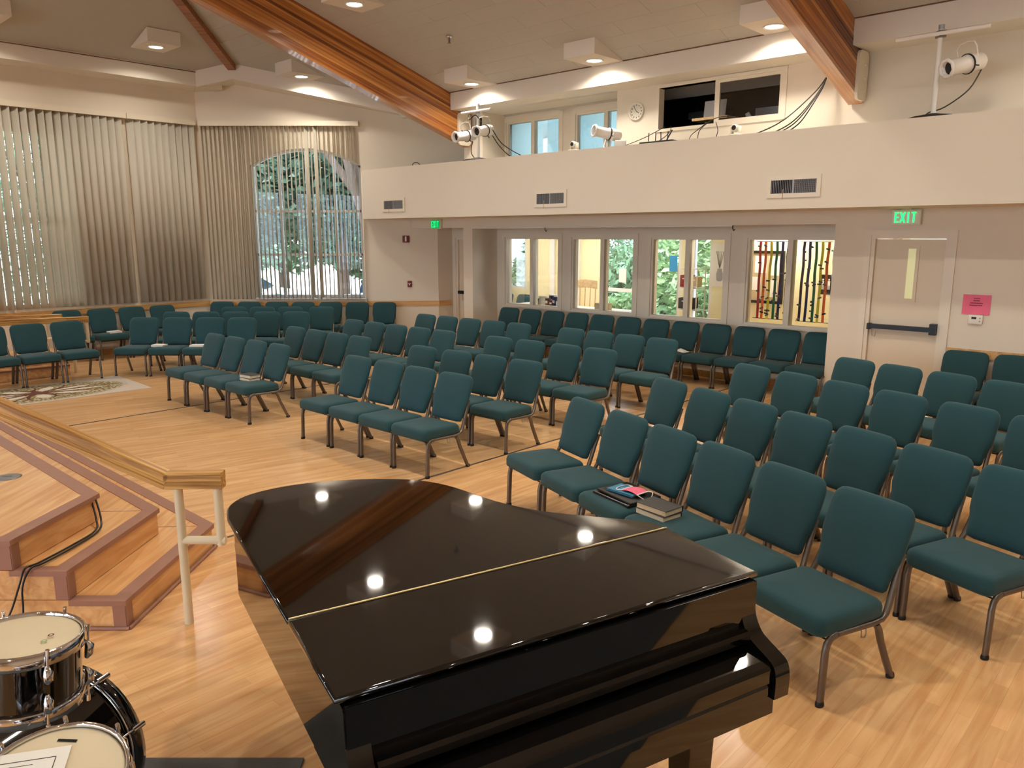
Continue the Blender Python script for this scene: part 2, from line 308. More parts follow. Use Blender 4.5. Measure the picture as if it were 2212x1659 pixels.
# hidden rear walls close the hall
wbox('wall_rear', -6.15, -6, -10.3, 10.3, 0, 7.6, 'wall', label='cream rear wall behind the camera', **ST)
wn_ = empty('wall_near', wb(3, -10, 0), label='cream side wall opposite the balcony with unseen windows added for fill light', **ST)
def nb(s0, s1, z0, z1, m='wall', nm='panel', e0=-10.15, e1_=-10):
    o = wbox(nm, s0, s1, e0, e1_, z0, z1, m); o.location = o.location - wn_.location; o.parent = wn_
nb(-6, 13, 0, .5); nb(-6, 13, 4.1, 5)
for a, b2 in ((-6, -4), (-.4, .2), (4.0, 4.6), (8.4, 9.0), (12.4, 13)): nb(a, b2, .5, 4.1)
for i, (a, b2) in enumerate(((-4, -.4), (.2, 4.0), (4.6, 8.4), (9.0, 12.4))):  # unseen windows added to let daylight in as fill
    w_ = empty('window_%d' % (20 + i), wb((a + b2) / 2, -10.08, .5), label='added fill-light window number %s along the hidden side wall' % ('one', 'two', 'three', 'four')[i], kind='structure')
    for s0, s1, z0, z1, m_, nm in ((a, a + .06, .5, 4.1, 'white', 'frame'), (b2 - .06, b2, .5, 4.1, 'white', 'frame'), ((a + b2) / 2 - .03, (a + b2) / 2 + .03, .56, 4.04, 'white', 'mullion'), (a + .06, b2 - .06, .5, .56, 'white', 'frame'), (a + .06, b2 - .06, 4.04, 4.1, 'white', 'frame')):
        o = wbox(nm, s0, s1, -10.11, -10.05, z0, z1, m_); o.location = o.location - w_.location; o.parent = w_
    for s0, s1 in ((a + .06, (a + b2) / 2 - .03), ((a + b2) / 2 + .03, b2 - .06)):
        o = wbox('pane', s0, s1, -10.083, -10.077, .56, 4.04, 'glass'); o.location = o.location - w_.location; o.parent = w_
mb = MB(); p = [wb(11.9, -10.1), wb(15.2, -7.2), wb(15.3, -7.3), wb(12.0, -10.3)]; mb.prism([(q.x, q.y) for q in p][::-1], 0, 5.6); mb.build('wall_far_left', 'wall', label='cream diagonal wall hidden at the far left', **ST)
# balcony
pf = wb(12.43, P0)
bal = [wb(-6, P0), pf, Vector((pf.x, YA, 0)), Vector((-1.9, YA, 0)), wb(10.9, P3), wb(10.9, P4), wb(7.2, P4), wb(7.2, P3), wb(-6, P3)]
pts = [(q.x, q.y) for q in bal]
if sum(pts[i][0] * pts[(i + 1) % len(pts)][1] - pts[(i + 1) % len(pts)][0] * pts[i][1] for i in range(len(pts))) < 0: pts.reverse()
mb = MB(); mb.prism(pts, 2.467, 3.375); balc = mb.build('balcony', 'wall', label='plain cream balcony ledge carrying the stage lights', **ST)
# cornices
wbox('trim_3', -6, 11.9, 9.67, P3 + .02, 4.33, 4.64, 'cornice', label='boxed cornice above the balcony', **ST)
lbox('trim_4', -7.2, 7.5, 4.87, 5.14, 'cornice', None, 14.5, SL + .02, label='boxed cornice above the vertical blinds', **ST)
mb = MB(); hz = .27
F = [(-5.838, 15.0), (-5.158, 15.0), (-1.908, 15.0)]; Wl = [(-6.1, YA + .02), (-5.3, YA + .02), (-1.70, YA + .02)]
zt = [min(zB(se(p)[1]), zL(se(p)[0])) for p in F]
for i in (0, 1):
    a, b2, c, d = F[i], F[i + 1], Wl[i + 1], Wl[i]; za, zb_ = zt[i], zt[i + 1]
    mb.hexa([(*a, za - hz), (*b2, zb_ - hz), (*c, zb_ - hz), (*d, za - hz), (*a, za + .02), (*b2, zb_ + .02), (*c, zb_ + .02), (*d, za + .02)])
mb.build('trim_5', 'cornice', label='boxed cornice rising over the arched window', **ST)
wbox('trim_10', -6, 11.85, 9.655, 9.672, 4.612, 4.624, 'darkwood', label='thin dark strip painting the shadow-gap joint above the balcony cornice', **ST)  # dark strip draws the shadow gap where cornice meets ceiling
lbox('trim_11', -7, 7.2, 5.105, 5.118, 'darkwood', None, 14.488, 14.502, label='thin dark strip painting the shadow-gap joint above the cornice over the long blinds', **ST)  # the same drawn shadow gap on the blinds side
# glued laminated beams
def beam(s0, wd, label):
    b = empty('ceiling_beam', wb(s0, 10.16, 3.74), label=label, kind='structure')
    n = 15; L = 10.0; org = wb(s0, 10.16, 3.74); rnd = random.Random(int(s0 * 10))
    for k in range(n):
        t0, t1 = k / n, (k + 1) / n; j = rnd.uniform(-.0025, .0025); mbx = MB(); pts = []
        for t in (t0, t1):
            for (e, ss) in ((10.16, -j), (10.16, wd + j), (10.16 - L, wd + j), (10.16 - L, -j)):
                zb0 = 3.74 + .298 * (10.16 - e); zt0 = zB(e) + .01
                pts.append(wb(s0 + ss, e, zb0 + (zt0 - zb0) * t) - org)
        mbx.hexa(pts); o = mbx.build('lamination', 'glulam_gloss' if k == 0 else 'glulam%d' % rnd.choice((0, 1, 0, 2, 3, 1)), b)
        # grain runs along the beam
        th_ = math.atan(.298); o.data.transform(Matrix.Rotation(th_, 4, 'Y') @ Matrix.Rotation(-(A47 + pi), 4, 'Z')); o.rotation_euler = (0, -th_, A47 + pi)
    mbx = MB(); pl = rrect(.30, .56, .07, 4)
    mbx.add([wb(s0 - .035, 9.98 + q[0], 4.03 + q[1]) - org for q in pl] + [wb(s0 + .0, 9.98 + q[0], 4.03 + q[1]) - org for q in pl],
            [tuple(range(len(pl))), tuple(range(2 * len(pl) - 1, len(pl) - 1, -1))] + [(i, (i + 1) % len(pl), len(pl) + (i + 1) % len(pl), len(pl) + i) for i in range(len(pl))])
    mbx.build('end_bracket', 'trimwhite', b, label='white painted steel end bracket')
    mbx = MB()
    for zz in (3.86, 4.0, 4.16): mbx.lathe([(.018, 0), (.018, .02), (0, .02)], 10, M=Matrix.Rotation(A47, 4, 'Z') @ Matrix.Rotation(R(90), 4, 'X') , c=wb(s0 - .035, 10.02, zz) - org)
    mbx.build('bolt', 'trimwhite', b)
beam(10.5, .18, 'long orange glulam roof beam ending by the cluster of stage lights')
beam(3.6, .18, 'orange glulam roof beam ending above the right end of the balcony')
p0 = wb(14.02, 7.47, zB(7.47)); p1 = wb(6.9, .35, zB(.35)); mb = MB(); dr = (p1 - p0).normalized(); sd_ = Vector((-dr.y, dr.x, 0)).normalized() * .07; dn = Vector((0, 0, -.12))
mb.hexa([p0 - sd_ + dn, p0 + sd_ + dn, p1 + sd_ + dn, p1 - sd_ + dn, p0 - sd_ + Vector((0, 0, .02)), p0 + sd_ + Vector((0, 0, .02)), p1 + sd_ + Vector((0, 0, .02)), p1 - sd_ + Vector((0, 0, .02))])
mb.build('ceiling_beam', 'glulam0', label='slim brown hip rafter above the corner of the blinds', **ST)
# wooden chair rails, baseboards
wbox('trim_6', SL - .02, SL, -7, 7.25, .77, .87, 'railoak', label='oak chair rail under the long blinds', **ST)
box('trim_7', ((-6.08 - 1.47) / 2, YA - .01, .815), (4.61, .02, .10), 'railoak', label='oak chair rail below the fire alarm', **ST)
wbox('trim_8', 11.66, 11.68, 10.36, 10.68, .765, .865, 'railoak', label='short oak chair rail round the alcove corner', **ST)
wbox('trim_9', -6, 2.36, P1 - .02, P1, .77, .87, 'railoak', label='oak chair rail behind the two chairs below the pink notice', **ST)
wbox('baseboard_right', 3.76, 10.32, P2 - .012, P2, 0, .10, 'railoak', label='oak baseboard below the interior windows', **ST)
wbox('baseboard_left', SL - .012, SL, -7, 7.2, 0, .10, 'railoak', label='oak baseboard below the long blinds', **ST)
box('baseboard_corner', (-3.77, YA - .006, .05), (4.6, .012, .10), 'railoak', label='oak baseboard below the arched window', **ST)
# bright bar painting the light caught by the niche header's metal edge, two hooks
hr = empty('header_edge_bar', wb(7.7, P1 - .03, 2.285), label='thin white bar drawing the light caught on the niche header edge above the interior windows', cat='rod')
mb = MB(); mb.tube([wb(5.15, P1 - .012, 2.287) - hr.location, wb(10.3, P1 - .012, 2.287) - hr.location], .011, 8); mb.build('pole', 'white', hr)
for s in (8.55, 5.15):
    mb = MB(); c = wb(s, P1 - .02, 2.27) - hr.location; mb.tube([c + Vector((0, 0, .02)), c + Vector((0, 0, -.02)), c + Vector((.015, 0, -.05)), c + Vector((.03, 0, -.03))], .008, 6); mb.build('hook', 'dark', hr)
# ---------------------------------------------------------------- interior windows of the niche
def window_se(name, s_hi, s_lo, e, z0, z1, label, panes=2, fr=.055, dep=.14, cas=.07, bottom=True):
    wn = empty(name, wb((s_hi + s_lo) / 2, e, z0), label=label, kind='structure')
    def bx(nm, a, b2, c, d, m, ee=(0, dep)):
        o = wbox(nm, a, b2, e + ee[0], e + ee[1], c, d, m); o.location = o.location - wn.location; o.parent = wn; return o
    bx('frame', s_lo, s_lo + fr * .6, z0, z1, 'trimwhite'); bx('frame', s_hi - fr * .6, s_hi, z0, z1, 'trimwhite')
    bx('frame', s_lo + fr * .6, s_hi - fr * .6, z1 - fr * .6, z1, 'trimwhite'); bx('frame', s_lo + fr * .6, s_hi - fr * .6, z0, z0 + fr * .6, 'trimwhite')
    mid = (s_hi + s_lo) / 2
    bx('mullion', mid - .04, mid + .04, z0 + fr * .6, z1 - fr * .6, 'trimwhite')
    for a, b2 in ((s_lo + fr * .6, mid - .04), (mid + .04, s_hi - fr * .6)):
        bx('pane', a, b2, z0 + fr * .6, z1 - fr * .6, 'glass', (.06, .066))
        # glazing beads
    for a, b2, c, d in ((s_lo - cas, s_hi + cas, z1, z1 + cas), (s_lo - cas, s_lo, z0, z1), (s_hi, s_hi + cas, z0, z1), (s_lo - cas, s_hi + cas, z0 - .03, z0)):
        bx('casing', a, b2, c, d, 'trimwhite', (-.018, 0))
    return wn
for i, (a, b2) in enumerate(WIN):
    window_se('window_%d' % (i + 1), a, b2, P2, .865, 2.125, ['two-pane interior window nearest the alcove, desk cups behind it', 'two-pane interior window with a rocking chair behind it', 'two-pane interior window with a bright blue sheet behind it', 'two-pane interior window with rainbow ribbons hanging behind it'][i])
for i, (a, b2) in enumerate(UW):
    window_se('window_%d' % (i + 5), a, b2, P4, 3.40, 4.2, ['upper balcony window beside the cluster of stage lights', 'upper balcony window left of the wall clock'][i], dep=.1)
wn = window_se('window_7', 11.25, 10.72, P4, 3.40, 4.2, 'narrow upper window half hidden behind the long beam', dep=.1)
# control booth window
wn = empty('window_8', wb(5.6, P3, 3.7), label='dark sliding control booth window above the balcony', kind='structure')
def bb(nm, a, b2, c, d, m, ee): o = wbox(nm, a, b2, P3 + ee[0], P3 + ee[1], c, d, m); o.location = o.location - wn.location; o.parent = wn
for a, b2, c, d in ((4.60, 4.655, 3.66, 4.32), (6.535, 6.59, 3.66, 4.32), (4.655, 6.535, 4.275, 4.32), (4.655, 6.535, 3.655, 3.70)): bb('frame', a, b2, c, d, 'trimwhite', (-.02, .12))
for a, b2, c, d in ((4.655, 4.70, 3.70, 4.275), (5.57, 5.64, 3.70, 4.275), (4.70, 5.57, 4.235, 4.275), (4.70, 5.57, 3.70, 3.74)): bb('sash', a, b2, c, d, 'trimwhite', (0, .04))
bb('pane', 4.70, 5.57, 3.74, 4.235, 'glass', (.018, .024))
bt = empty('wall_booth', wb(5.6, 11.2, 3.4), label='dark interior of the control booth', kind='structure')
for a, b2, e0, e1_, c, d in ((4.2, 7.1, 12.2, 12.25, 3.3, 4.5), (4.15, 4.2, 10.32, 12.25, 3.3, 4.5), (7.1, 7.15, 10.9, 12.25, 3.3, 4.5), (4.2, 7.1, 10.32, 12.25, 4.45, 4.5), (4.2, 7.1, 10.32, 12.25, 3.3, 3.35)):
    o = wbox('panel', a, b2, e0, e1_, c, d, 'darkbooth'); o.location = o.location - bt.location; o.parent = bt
# arched window
aw = empty('window_9', ((AX0 + AX1) / 2, YA, AZ0), label='tall arched window with twelve panes in the corner wall', kind='structure')
ax = lambda x, y, z: (x - (AX0 + AX1) / 2, y - YA, z - AZ0)
def abox(nm, x0, x1, z0, z1, m, y0=.05, y1=.11):
    mbx = MB(); mbx.box(ax((x0 + x1) / 2, YA + (y0 + y1) / 2, (z0 + z1) / 2), (x1 - x0, y1 - y0, z1 - z0)); return mbx.build(nm, m, aw)
xs4 = [AX0 + (AX1 - AX0) * k / 4 for k in range(5)]; zr = [AZ0, 1.78, 2.63]
abox('frame', AX0, AX0 + .05, AZ0, ASP, 'white'); abox('frame', AX1 - .05, AX1, AZ0, ASP, 'white'); abox('frame', AX0 + .05, AX1 - .05, AZ0, AZ0 + .05, 'white')
abox('sill', AX0 - .05, AX1 + .05, AZ0 - .03, AZ0, 'white', -.05, .1)
mb = MB(); N_ = 24
for k in range(N_):
    a, b2 = AX0 + (AX1 - AX0) * k / N_, AX0 + (AX1 - AX0) * (k + 1) / N_
    mb.hexa([ax(a, YA + .05, arch(a) - .05), ax(b2, YA + .05, arch(b2) - .05), ax(b2, YA + .11, arch(b2) - .05), ax(a, YA + .11, arch(a) - .05), ax(a, YA + .05, arch(a)), ax(b2, YA + .05, arch(b2)), ax(b2, YA + .11, arch(b2)), ax(a, YA + .11, arch(a))])
mb.build('arch_frame', 'white', aw)
for x in xs4[1:4]: abox('mullion', x - .022, x + .022, AZ0 + .05, arch(x) - .05, 'white')
for z in zr[1:]:
    for i in range(4): abox('transom', xs4[i] + .022, xs4[i + 1] - .022, z - .022, z + .022, 'white')
for i in range(4):
    x0, x1 = xs4[i] + .022, xs4[i + 1] - .022
    for j in range(2): abox('pane', x0, x1, zr[j] + .022, zr[j + 1] - .022, 'glass', .075, .081)
    mbx = MB(); poly = [(x0, zr[2] + .022), (x1, zr[2] + .022)] + [(x1 + (x0 - x1) * k / 5, arch(x1 + (x0 - x1) * k / 5) - .05) for k in range(6)]
    n = len(poly); vs = [ax(x, YA + .075, z) for x, z in poly] + [ax(x, YA + .081, z) for x, z in poly]
    mbx.add(vs, [tuple(range(n)), tuple(range(2 * n - 1, n - 1, -1))] + [(k, (k + 1) % n, n + (k + 1) % n, n + k) for k in range(n)]); mbx.build('pane', 'glass', aw)
# tall window behind the long blinds
lw = empty('window_10', wb(SL, 3.57, .93), label='tall window glimpsed between the slats of the long blinds', kind='structure')
for e0, e1_, c, d in ((2.2, 2.26, .93, 3.9), (4.89, 4.95, .93, 3.9), (2.26, 4.89, .93, .99), (2.26, 4.89, 3.84, 3.9), (3.54, 3.60, .99, 3.84), (2.26, 3.54, 2.4, 2.46), (3.6, 4.89, 2.4, 2.46)):
    o = wbox('frame', SL + .04, SL + .10, e0, e1_, c, d, 'white'); o.location = o.location - lw.location; o.parent = lw
for e0, e1_ in ((2.26, 3.54), (3.6, 4.89)):
    for c, d in ((.99, 2.4), (2.46, 3.84)):
        o = wbox('pane', SL + .06, SL + .066, e0, e1_, c, d, 'glass'); o.location = o.location - lw.location; o.parent = lw
# ---------------------------------------------------------------- doors
def frame_door(name, s_lo, s_hi, e, z1, label, hinge=None):
    d = empty(name, wb((s_lo + s_hi) / 2, e, 0), label=label, kind='structure')
    def bx(nm, a, b2, e0, e1_, c, dd, m, par_=None, **kw):
        o = wbox(nm, a, b2, e0, e1_, c, dd, m, **kw); o.location = o.location - d.location
        if par_ is not None: o.location = o.location - par_.location; o.rotation_euler = (0, 0, 0); o.location = Matrix.Rotation(-A47, 3, 'Z') @ o.location; o.parent = par_
        else: o.parent = d
        return o
    for a, b2, c, dd in ((s_lo, s_lo + .045, 0, z1), (s_hi - .045, s_hi, 0, z1), (s_lo + .045, s_hi - .045, z1 - .045, z1)): bx('jamb', a, b2, e - .005, e + .14, c, dd, 'trimwhite')
    for a, b2, c, dd in ((s_lo - .07, s_lo, 0, z1 + .06), (s_hi, s_hi + .07, 0, z1 + .06), (s_lo, s_hi, z1, z1 + .06)): bx('casing', a, b2, e - .02, e, c, dd, 'trimwhite')
    leaf = bx('leaf', s_lo + .048, s_hi - .048, e + .035, e + .08, .008, z1 - .048, 'doorpaint')
    return d, bx, leaf
d1, dx, leaf = frame_door('door_1', 2.44, 3.31, P1, 2.16, 'cream exit door with slim glass lite and black push bar')
dx('lite_frame', 2.765, 2.93, P1 + .022, P1 + .036, 1.37, 2.03, 'doorpaint', leaf); dx('lite_glass', 2.80, 2.885, P1 + .018, P1 + .026, 1.41, 2.0, 'frosted', leaf, label='frosted wire-glass lite')
mb = MB(); o_ = d1.location
pb = empty('push_bar', (0, 0, 0)); pb.parent = d1
for nm, a, b2, e0, e1_, c, dd in (('bar', 2.56, 3.23, -.055, .0, 1.03, 1.085), ('end_box', 2.49, 2.56, -.06, .033, 1.0, 1.13), ('end_box', 3.23, 3.265, -.06, .033, 1.015, 1.09)):
    o = wbox(nm, a, b2, P1 + e0, P1 + e1_, c, dd, 'black'); o.location = o.location - d1.location; o.parent = pb
mb.tube([wb(3.21, P1 - .03, 1.02) - o_, wb(3.20, P1 - .03, .94) - o_, wb(3.17, P1 - .03, .93) - o_, wb(3.16, P1 - .03, 1.0) - o_], .004, 5); mb.build('key_wire', 'steel', pb)
d2, dx, leaf2 = frame_door('door_2', 10.62, 11.56, 10.75, 2.12, 'cream alcove door half hidden beside the pier')
hb = wbox('handle', 11.2, 11.47, 10.69, 10.785, 1.0, 1.06, 'black'); hb.location = hb.location - d2.location; hb.parent = d2
mb = MB(); o_ = d2.location
mb.tube([wb(11.36, 10.71, 1.0) - o_, wb(11.35, 10.71, .88) - o_, wb(11.28, 10.71, .88) - o_, wb(11.27, 10.71, 1.0) - o_], .004, 5); mb.build('key_wire', 'steel', d2)
# ================================================================ stacking chairs
CH = {
 'Z': (47, [(-7.37, 10.85), (-7.01, 11.23), (-6.64, 11.61)]),
 'Y': (46, [(-7.624, 13.332), (-7.211, 13.699), (-6.823, 14.039), (-6.416, 14.4)]),
 'F': (0, [(-5.934, 12.063), (-5.394, 12.057), (-4.864, 12.051), (-4.35, 12.045)]),
 'G': (0, [(-5.83, 13.025), (-5.316, 13.024), (-4.798, 13.022), (-4.258, 13.021), (-3.744, 13.019)]),
 'H': (0, [(-5.16, 13.958), (-4.636, 13.963), (-4.117, 13.967), (-3.532, 13.971)]),
 'I': (-1, [(-5.808, 15.1), (-5.258, 15.08), (-4.703, 15.06), (-4.17, 15.041), (-3.618, 15.021), (-3.08, 15.001), (-2.538, 14.981)]),
 'B': (-42, [(-4.211, 10.041), (-3.824, 9.703), (-3.436, 9.366), (-3.048, 9.027)]),
 'C': (-42.5, [(-3.347, 10.838), (-2.965, 10.482), (-2.589, 10.132), (-2.213, 9.781)]),
 'D': (-42, [(-2.698, 11.81), (-2.307, 11.455), (-1.926, 11.11), (-1.546, 10.764), (-1.165, 10.419)]),
 'E': (-41.5, [(-1.658, 12.666), (-1.27, 12.329), (-0.883, 11.991), (-0.495, 11.654), (-0.107, 11.316)]),
 'A': (-42.5, [(-1.908, 8.078), (-1.513, 7.707), (-1.139, 7.355), (-0.764, 7.003)]),
 'J': (-41.5, [(-1.28, 8.86), (-0.847, 8.478), (-0.455, 8.131), (-0.07, 7.791)]),
 'K': (-41.5, [(-0.387, 9.732), (0.017, 9.371), (0.435, 8.998), (0.818, 8.656)]),
 'L': (-44, [(0.625, 10.672), (0.986, 10.306), (1.347, 9.94), (1.707, 9.573)]),
 'M': (-42.5, [(-0.258, 13.884), (0.129, 13.545), (0.515, 13.207), (0.902, 12.868), (1.289, 12.529), (1.676, 12.191), (2.063, 11.852), (2.45, 11.514), (2.837, 11.175), (3.224, 10.836), (3.61, 10.498), (3.997, 10.159)]),
 'P': (-61.5, [(0.312, 5.866), (0.569, 5.387), (0.811, 4.934), (1.054, 4.481), (1.298, 4.023), (1.543, 3.566)]),
 'Q': (-62.5, [(1.159, 6.776), (1.407, 6.282), (1.641, 5.814), (1.871, 5.354), (2.102, 4.892), (2.332, 4.431), (2.563, 3.97)]),
 'R': (-60, [(2.163, 7.558), (2.445, 7.076), (2.716, 6.613), (2.984, 6.156), (3.27, 5.667), (3.542, 5.201)]),
 'S': (-58.5, [(3.394, 7.956), (3.661, 7.517), (3.933, 7.068), (4.204, 6.622)]),
 'T': (-43, [(4.964, 8.446), (5.34, 8.095)]),
}
ROWS = {'Z': 'row before the far handrails by the rug', 'Y': 'row against the long blinds', 'F': 'front row before the arched window', 'G': 'second row before the arched window',
 'H': 'third row before the arched window', 'I': 'wall row right under the arched window', 'B': 'front row of the middle-left block', 'C': 'second row of the middle-left block', 'D': 'third row of the middle-left block',
 'E': 'fourth row of the middle-left block', 'A': 'front row of the centre block', 'J': 'second row of the centre block', 'K': 'third row of the centre block', 'L': 'fourth row of the centre block',
 'M': 'long row under the interior windows', 'P': 'front row right beside the piano', 'Q': 'second row of the right block', 'R': 'third row of the right block', 'S': 'fourth row of the right block', 'T': 'wall row under the pink notice'}
ORD = ['first', 'second', 'third', 'fourth', 'fifth', 'sixth', 'seventh', 'eighth', 'ninth', 'tenth', 'eleventh', 'twelfth']
def make_chair():
    t = empty('stacking_chair', (0, 0, 0))
    # seat cushion: rounded slab, softly crowned, waterfall front edge
    ol = rrect(.49, .455, .045, 4, 0, -.065)
    def sm(a, b, d):
        f = max(0, (-.065 - b) / .23); k = 1 - (a / .25) ** 2 * .35
        z = .345 + d; z += (.010 * k if d > .05 else 0) - (.012 * max(0, (b + .03) / .2) if d > .05 else 0); z -= .006 * f * f
        return (a, b, z)
    mb = MB(); mb.pillow(ol, [(.06, 0), (.018, 0), (.003, .012), (0, .03), (.001, .06), (.008, .078), (.025, .090), (.06, .095), (.14, .099), (.2, .100)], sm)
    mb.build('seat', 'fabric', t)
    # backrest: shield outline, leaning 20 degrees
    half = [(.0, .0), (.15, .0), (.190, .006), (.203, .022), (.206, .06), (.212, .115), (.228, .165), (.2345, .22), (.235, .30), (.235, .365), (.230, .395), (.217, .422), (.197, .441), (.170, .450), (.10, .4535), (0, .4545)]
    ol = half[:-1] + [(0, .4545)] + [(-a, b) for a, b in half[-2:0:-1]]
    tilt = R(20.2); by, bz = .195, .432
    def bmx(a, b, d):
        d2 = d - .018 * (1 - (a / .235) ** 2) * 0
        return (a, by + b * sin(tilt) + d * cos(tilt), bz + b * cos(tilt) - d * sin(tilt))
    mb = MB(); mb.pillow(ol, [(.12, -.036), (.06, -.033), (.025, -.027), (.008, -.017), (0, -.002), (.002, .010), (.012, .017), (.05, .02), (.12, .021)], bmx)
    mb.build('backrest', 'fabric', t)
    r = .0145
    for sx in (-1, 1):
        x = .237 * sx
        fl = MB(); fl.tube([(x, -.255, .012), (x, -.25, .15), (x, -.246, .27), (x, -.238, .308), (x, -.215, .334), (x, -.18, .343)], r, 8, flat=1.45); leg = fl.build('leg', 'gunmetal', t)
        fc = MB(); fc.lathe([(.0, 0), (.019, 0), (.0195, .012), (.017, .024), (0, .024)], 10, M=Matrix.Diagonal((.95, 1.25, 1)), c=(x, -.2555, 0)); fc.build('foot_cap', 'blackrubber', leg)
        rl = MB(); rl.tube([(x, .10, .325), (x, .125, .29), (x, .15, .22), (x, .20, .11), (x, .248, .012)], r, 8, flat=1.45); leg = rl.build('leg', 'gunmetal', t)
        fc = MB(); fc.lathe([(.0, 0), (.019, 0), (.0195, .012), (.017, .024), (0, .024)], 10, M=Matrix.Diagonal((.95, 1.25, 1)), c=(x, .25, 0)); fc.build('foot_cap', 'blackrubber', leg)
        sf = MB(); sf.tube([(x, -.18, .343), (x, -.05, .338), (x, .08, .334), (x, .14, .338), (x * .985, .175, .358), (x * .96, .2, .395), (x * .93, .222, .44), (x * .90, .26, .53), (x * .88, .30, .63)], r, 8, flat=1.2); sf.build('side_frame', 'gunmetal', t)
    st = MB()
    for yy in (-.235, -.20, .09): st.tube([(-.237, yy, .327), (.237, yy, .327)], .0045, 6)
    st.build('stretcher', 'dark', t)
    hk = MB(); hk.tube([(.25, -.02, .327), (.252, -.02, .292), (.252, .004, .285), (.252, .012, .3), (.25, .012, .327)], .0028, 5); hk.build('gang_hook', 'steel', t)
    return t
chair0 = make_chair(); first = True; CHAIRS = {}
for k, (ang, pts) in CH.items():
    for i, (x, y) in enumerate(pts):
        c = chair0 if first else copy_tree(chair0); first = False
        c.location = (x, y, 0); c.rotation_euler = (0, 0, R(ang)); CHAIRS[k, i] = c
        tag(c, 'dark green chair, %s from left in the %s' % (ORD[i], ROWS[k]), 'chair', 'chairs in the ' + ROWS[k])
def onseat(k, i, dx=0, dy=0, z=.445, rz=0):
    c = CHAIRS[k, i]; a = c.rotation_euler.z
    return Vector((c.location.x + dx * cos(a) - dy * sin(a), c.location.y + dx * sin(a) + dy * cos(a), z)), a + rz
# books, folder, mask
def book(loc, rz, w=.15, d=.215, h=.032, cover='bookcover', label='', group=None, pagesm='pages'):
    t = empty('book', loc, rz, label, 'book', group)
    mb = MB(); mb.box((.002, 0, h / 2), (w - .008, d - .01, h - .006)); mb.build('pages', pagesm, t)
    mb = MB(); mb.box((0, 0, .0015), (w, d, .003)); mb.box((0, 0, h - .0015), (w, d, .003)); mb.box((-w / 2 + .0015, 0, h / 2), (.003, d, h)); mb.build('cover', cover, t)
    return t
l, a = onseat('P', 3, -.12, -.10, .447, R(-82)); book(l, a, .165, .235, .036, label='lower grey hardback of the pair on the front chair beside the piano', group='books on the front row')
book(l + Vector((.006, .004, .036)), a + R(3), .165, .235, .036, label='upper grey hardback of the pair on the front chair beside the piano', group='books on the front row')
l, a = onseat('B', 3, -.12, -.02, .446, R(-88)); book(l, a, .15, .215, .036, label='lower dark hardback on the end chair of the middle-left front row', group='books on the middle-left row')
b_ = book(l + Vector((.004, .002, .036)), a + R(4), .15, .215, .038, label='upper dark hardback with a paper slip on the middle-left end chair', group='books on the middle-left row')
mb = MB(); mb.box((.03, -.112, .02), (.05, .012, .001)); mb.build('paper_slip', 'paper', b_)
l, a = onseat('F', 1, -.14, -.08, .446, R(80)); book(l, a, .14, .2, .03, label='pale book on the second chair of the row facing us', cover='paper')
l, a = onseat('F', 2, -.06, -.10, .446, R(92)); book(l, a, .15, .21, .03, label='pale book on the third chair of the row facing us', cover='paper')
l, a = onseat('Y', 1, .05, -.10, .446, R(95)); book(l, a, .15, .21, .036, label='pale book on a chair by the long blinds', cover='paper')
l, a = onseat('E', 2, -.04, -.08, .446, R(70)); tag(box('paper_sheet', l + Vector((0, 0, .002)), (.21, .28, .002), 'paper', rz=a), 'white sheet lying on a fourth-row seat of the middle-left block', 'paper')
l, a = onseat('M', 7, .12, -.02, .446); hp = empty('paper_fold', l, a, 'crumpled white paper on a seat under the interior windows', 'paper')
mb = MB(); mb.add([(-.1, -.05, 0), (.1, -.06, 0), (.12, .06, 0), (-.09, .07, 0), (0, 0, .05), (.05, .03, .03)], [(0, 1, 4), (1, 5, 4), (1, 2, 5), (2, 3, 5), (3, 4, 5), (3, 0, 4)]); mb.build('sheet', 'paper', hp)
l, a = onseat('P', 2, 0.02, -.07, .447, R(4)); fo = empty('ring_binder', l, a, 'black leather zip folder on the front chair beside the piano', 'folder')
rbox('cover', (.36, .28, .016), 'leather', fo, .005, 2, (0, 0, .008)); rbox('cover', (.34, .265, .016), 'leather', fo, .005, 2, (.012, .01, .026), Mx=Matrix.Rotation(R(1.2), 4, 'Y'))
mb = MB(); mb.tube([(-.17, -.137, .017), (.17, -.137, .017), (.178, .12, .017)], .003, 5); mb.build('zip', 'steel', fo)
bb_ = book(l + Vector((0, 0, .036)), a + R(100), .15, .215, .014, 'bookblue', 'thin blue booklet on the black zip folder')
mk = empty('face_mask', l + Vector((.05, -.04, .052)), a + R(8), 'pink face mask with white ear loops on the blue booklet', 'mask'); mk.scale = (1.0, 1.4, 1.2)
mb = MB(); n = 8; vs = []; fs = []
for j in range(5):
    for i in range(n + 1): vs.append((-.07 + .14 * i / n, -.04 + .08 * j / 4, .010 * sin(pi * i / n) + .0022 * (j % 2)))
for j in range(4):
    for i in range(n): fs.append((j * (n + 1) + i, j * (n + 1) + i + 1, (j + 1) * (n + 1) + i + 1, (j + 1) * (n + 1) + i))
mb.add(vs, fs); mb.build('panel', 'pink', mk)
for sx in (-1, 1):
    mb = MB(); mb.tube(catmull([(sx * .07, -.04, .002), (sx * .10, -.05, .003), (sx * .125, -.01, .002 - (.03 if sx > 0 else 0)), (sx * .11, .035, .003), (sx * .07, .04, .002)], 5), .0028, 5); mb.build('ear_loop', 'white', mk)
    mb = MB(); mb.box((sx * .068, 0, .003), (.008, .082, .004)); mb.build('binding', 'white', mk)
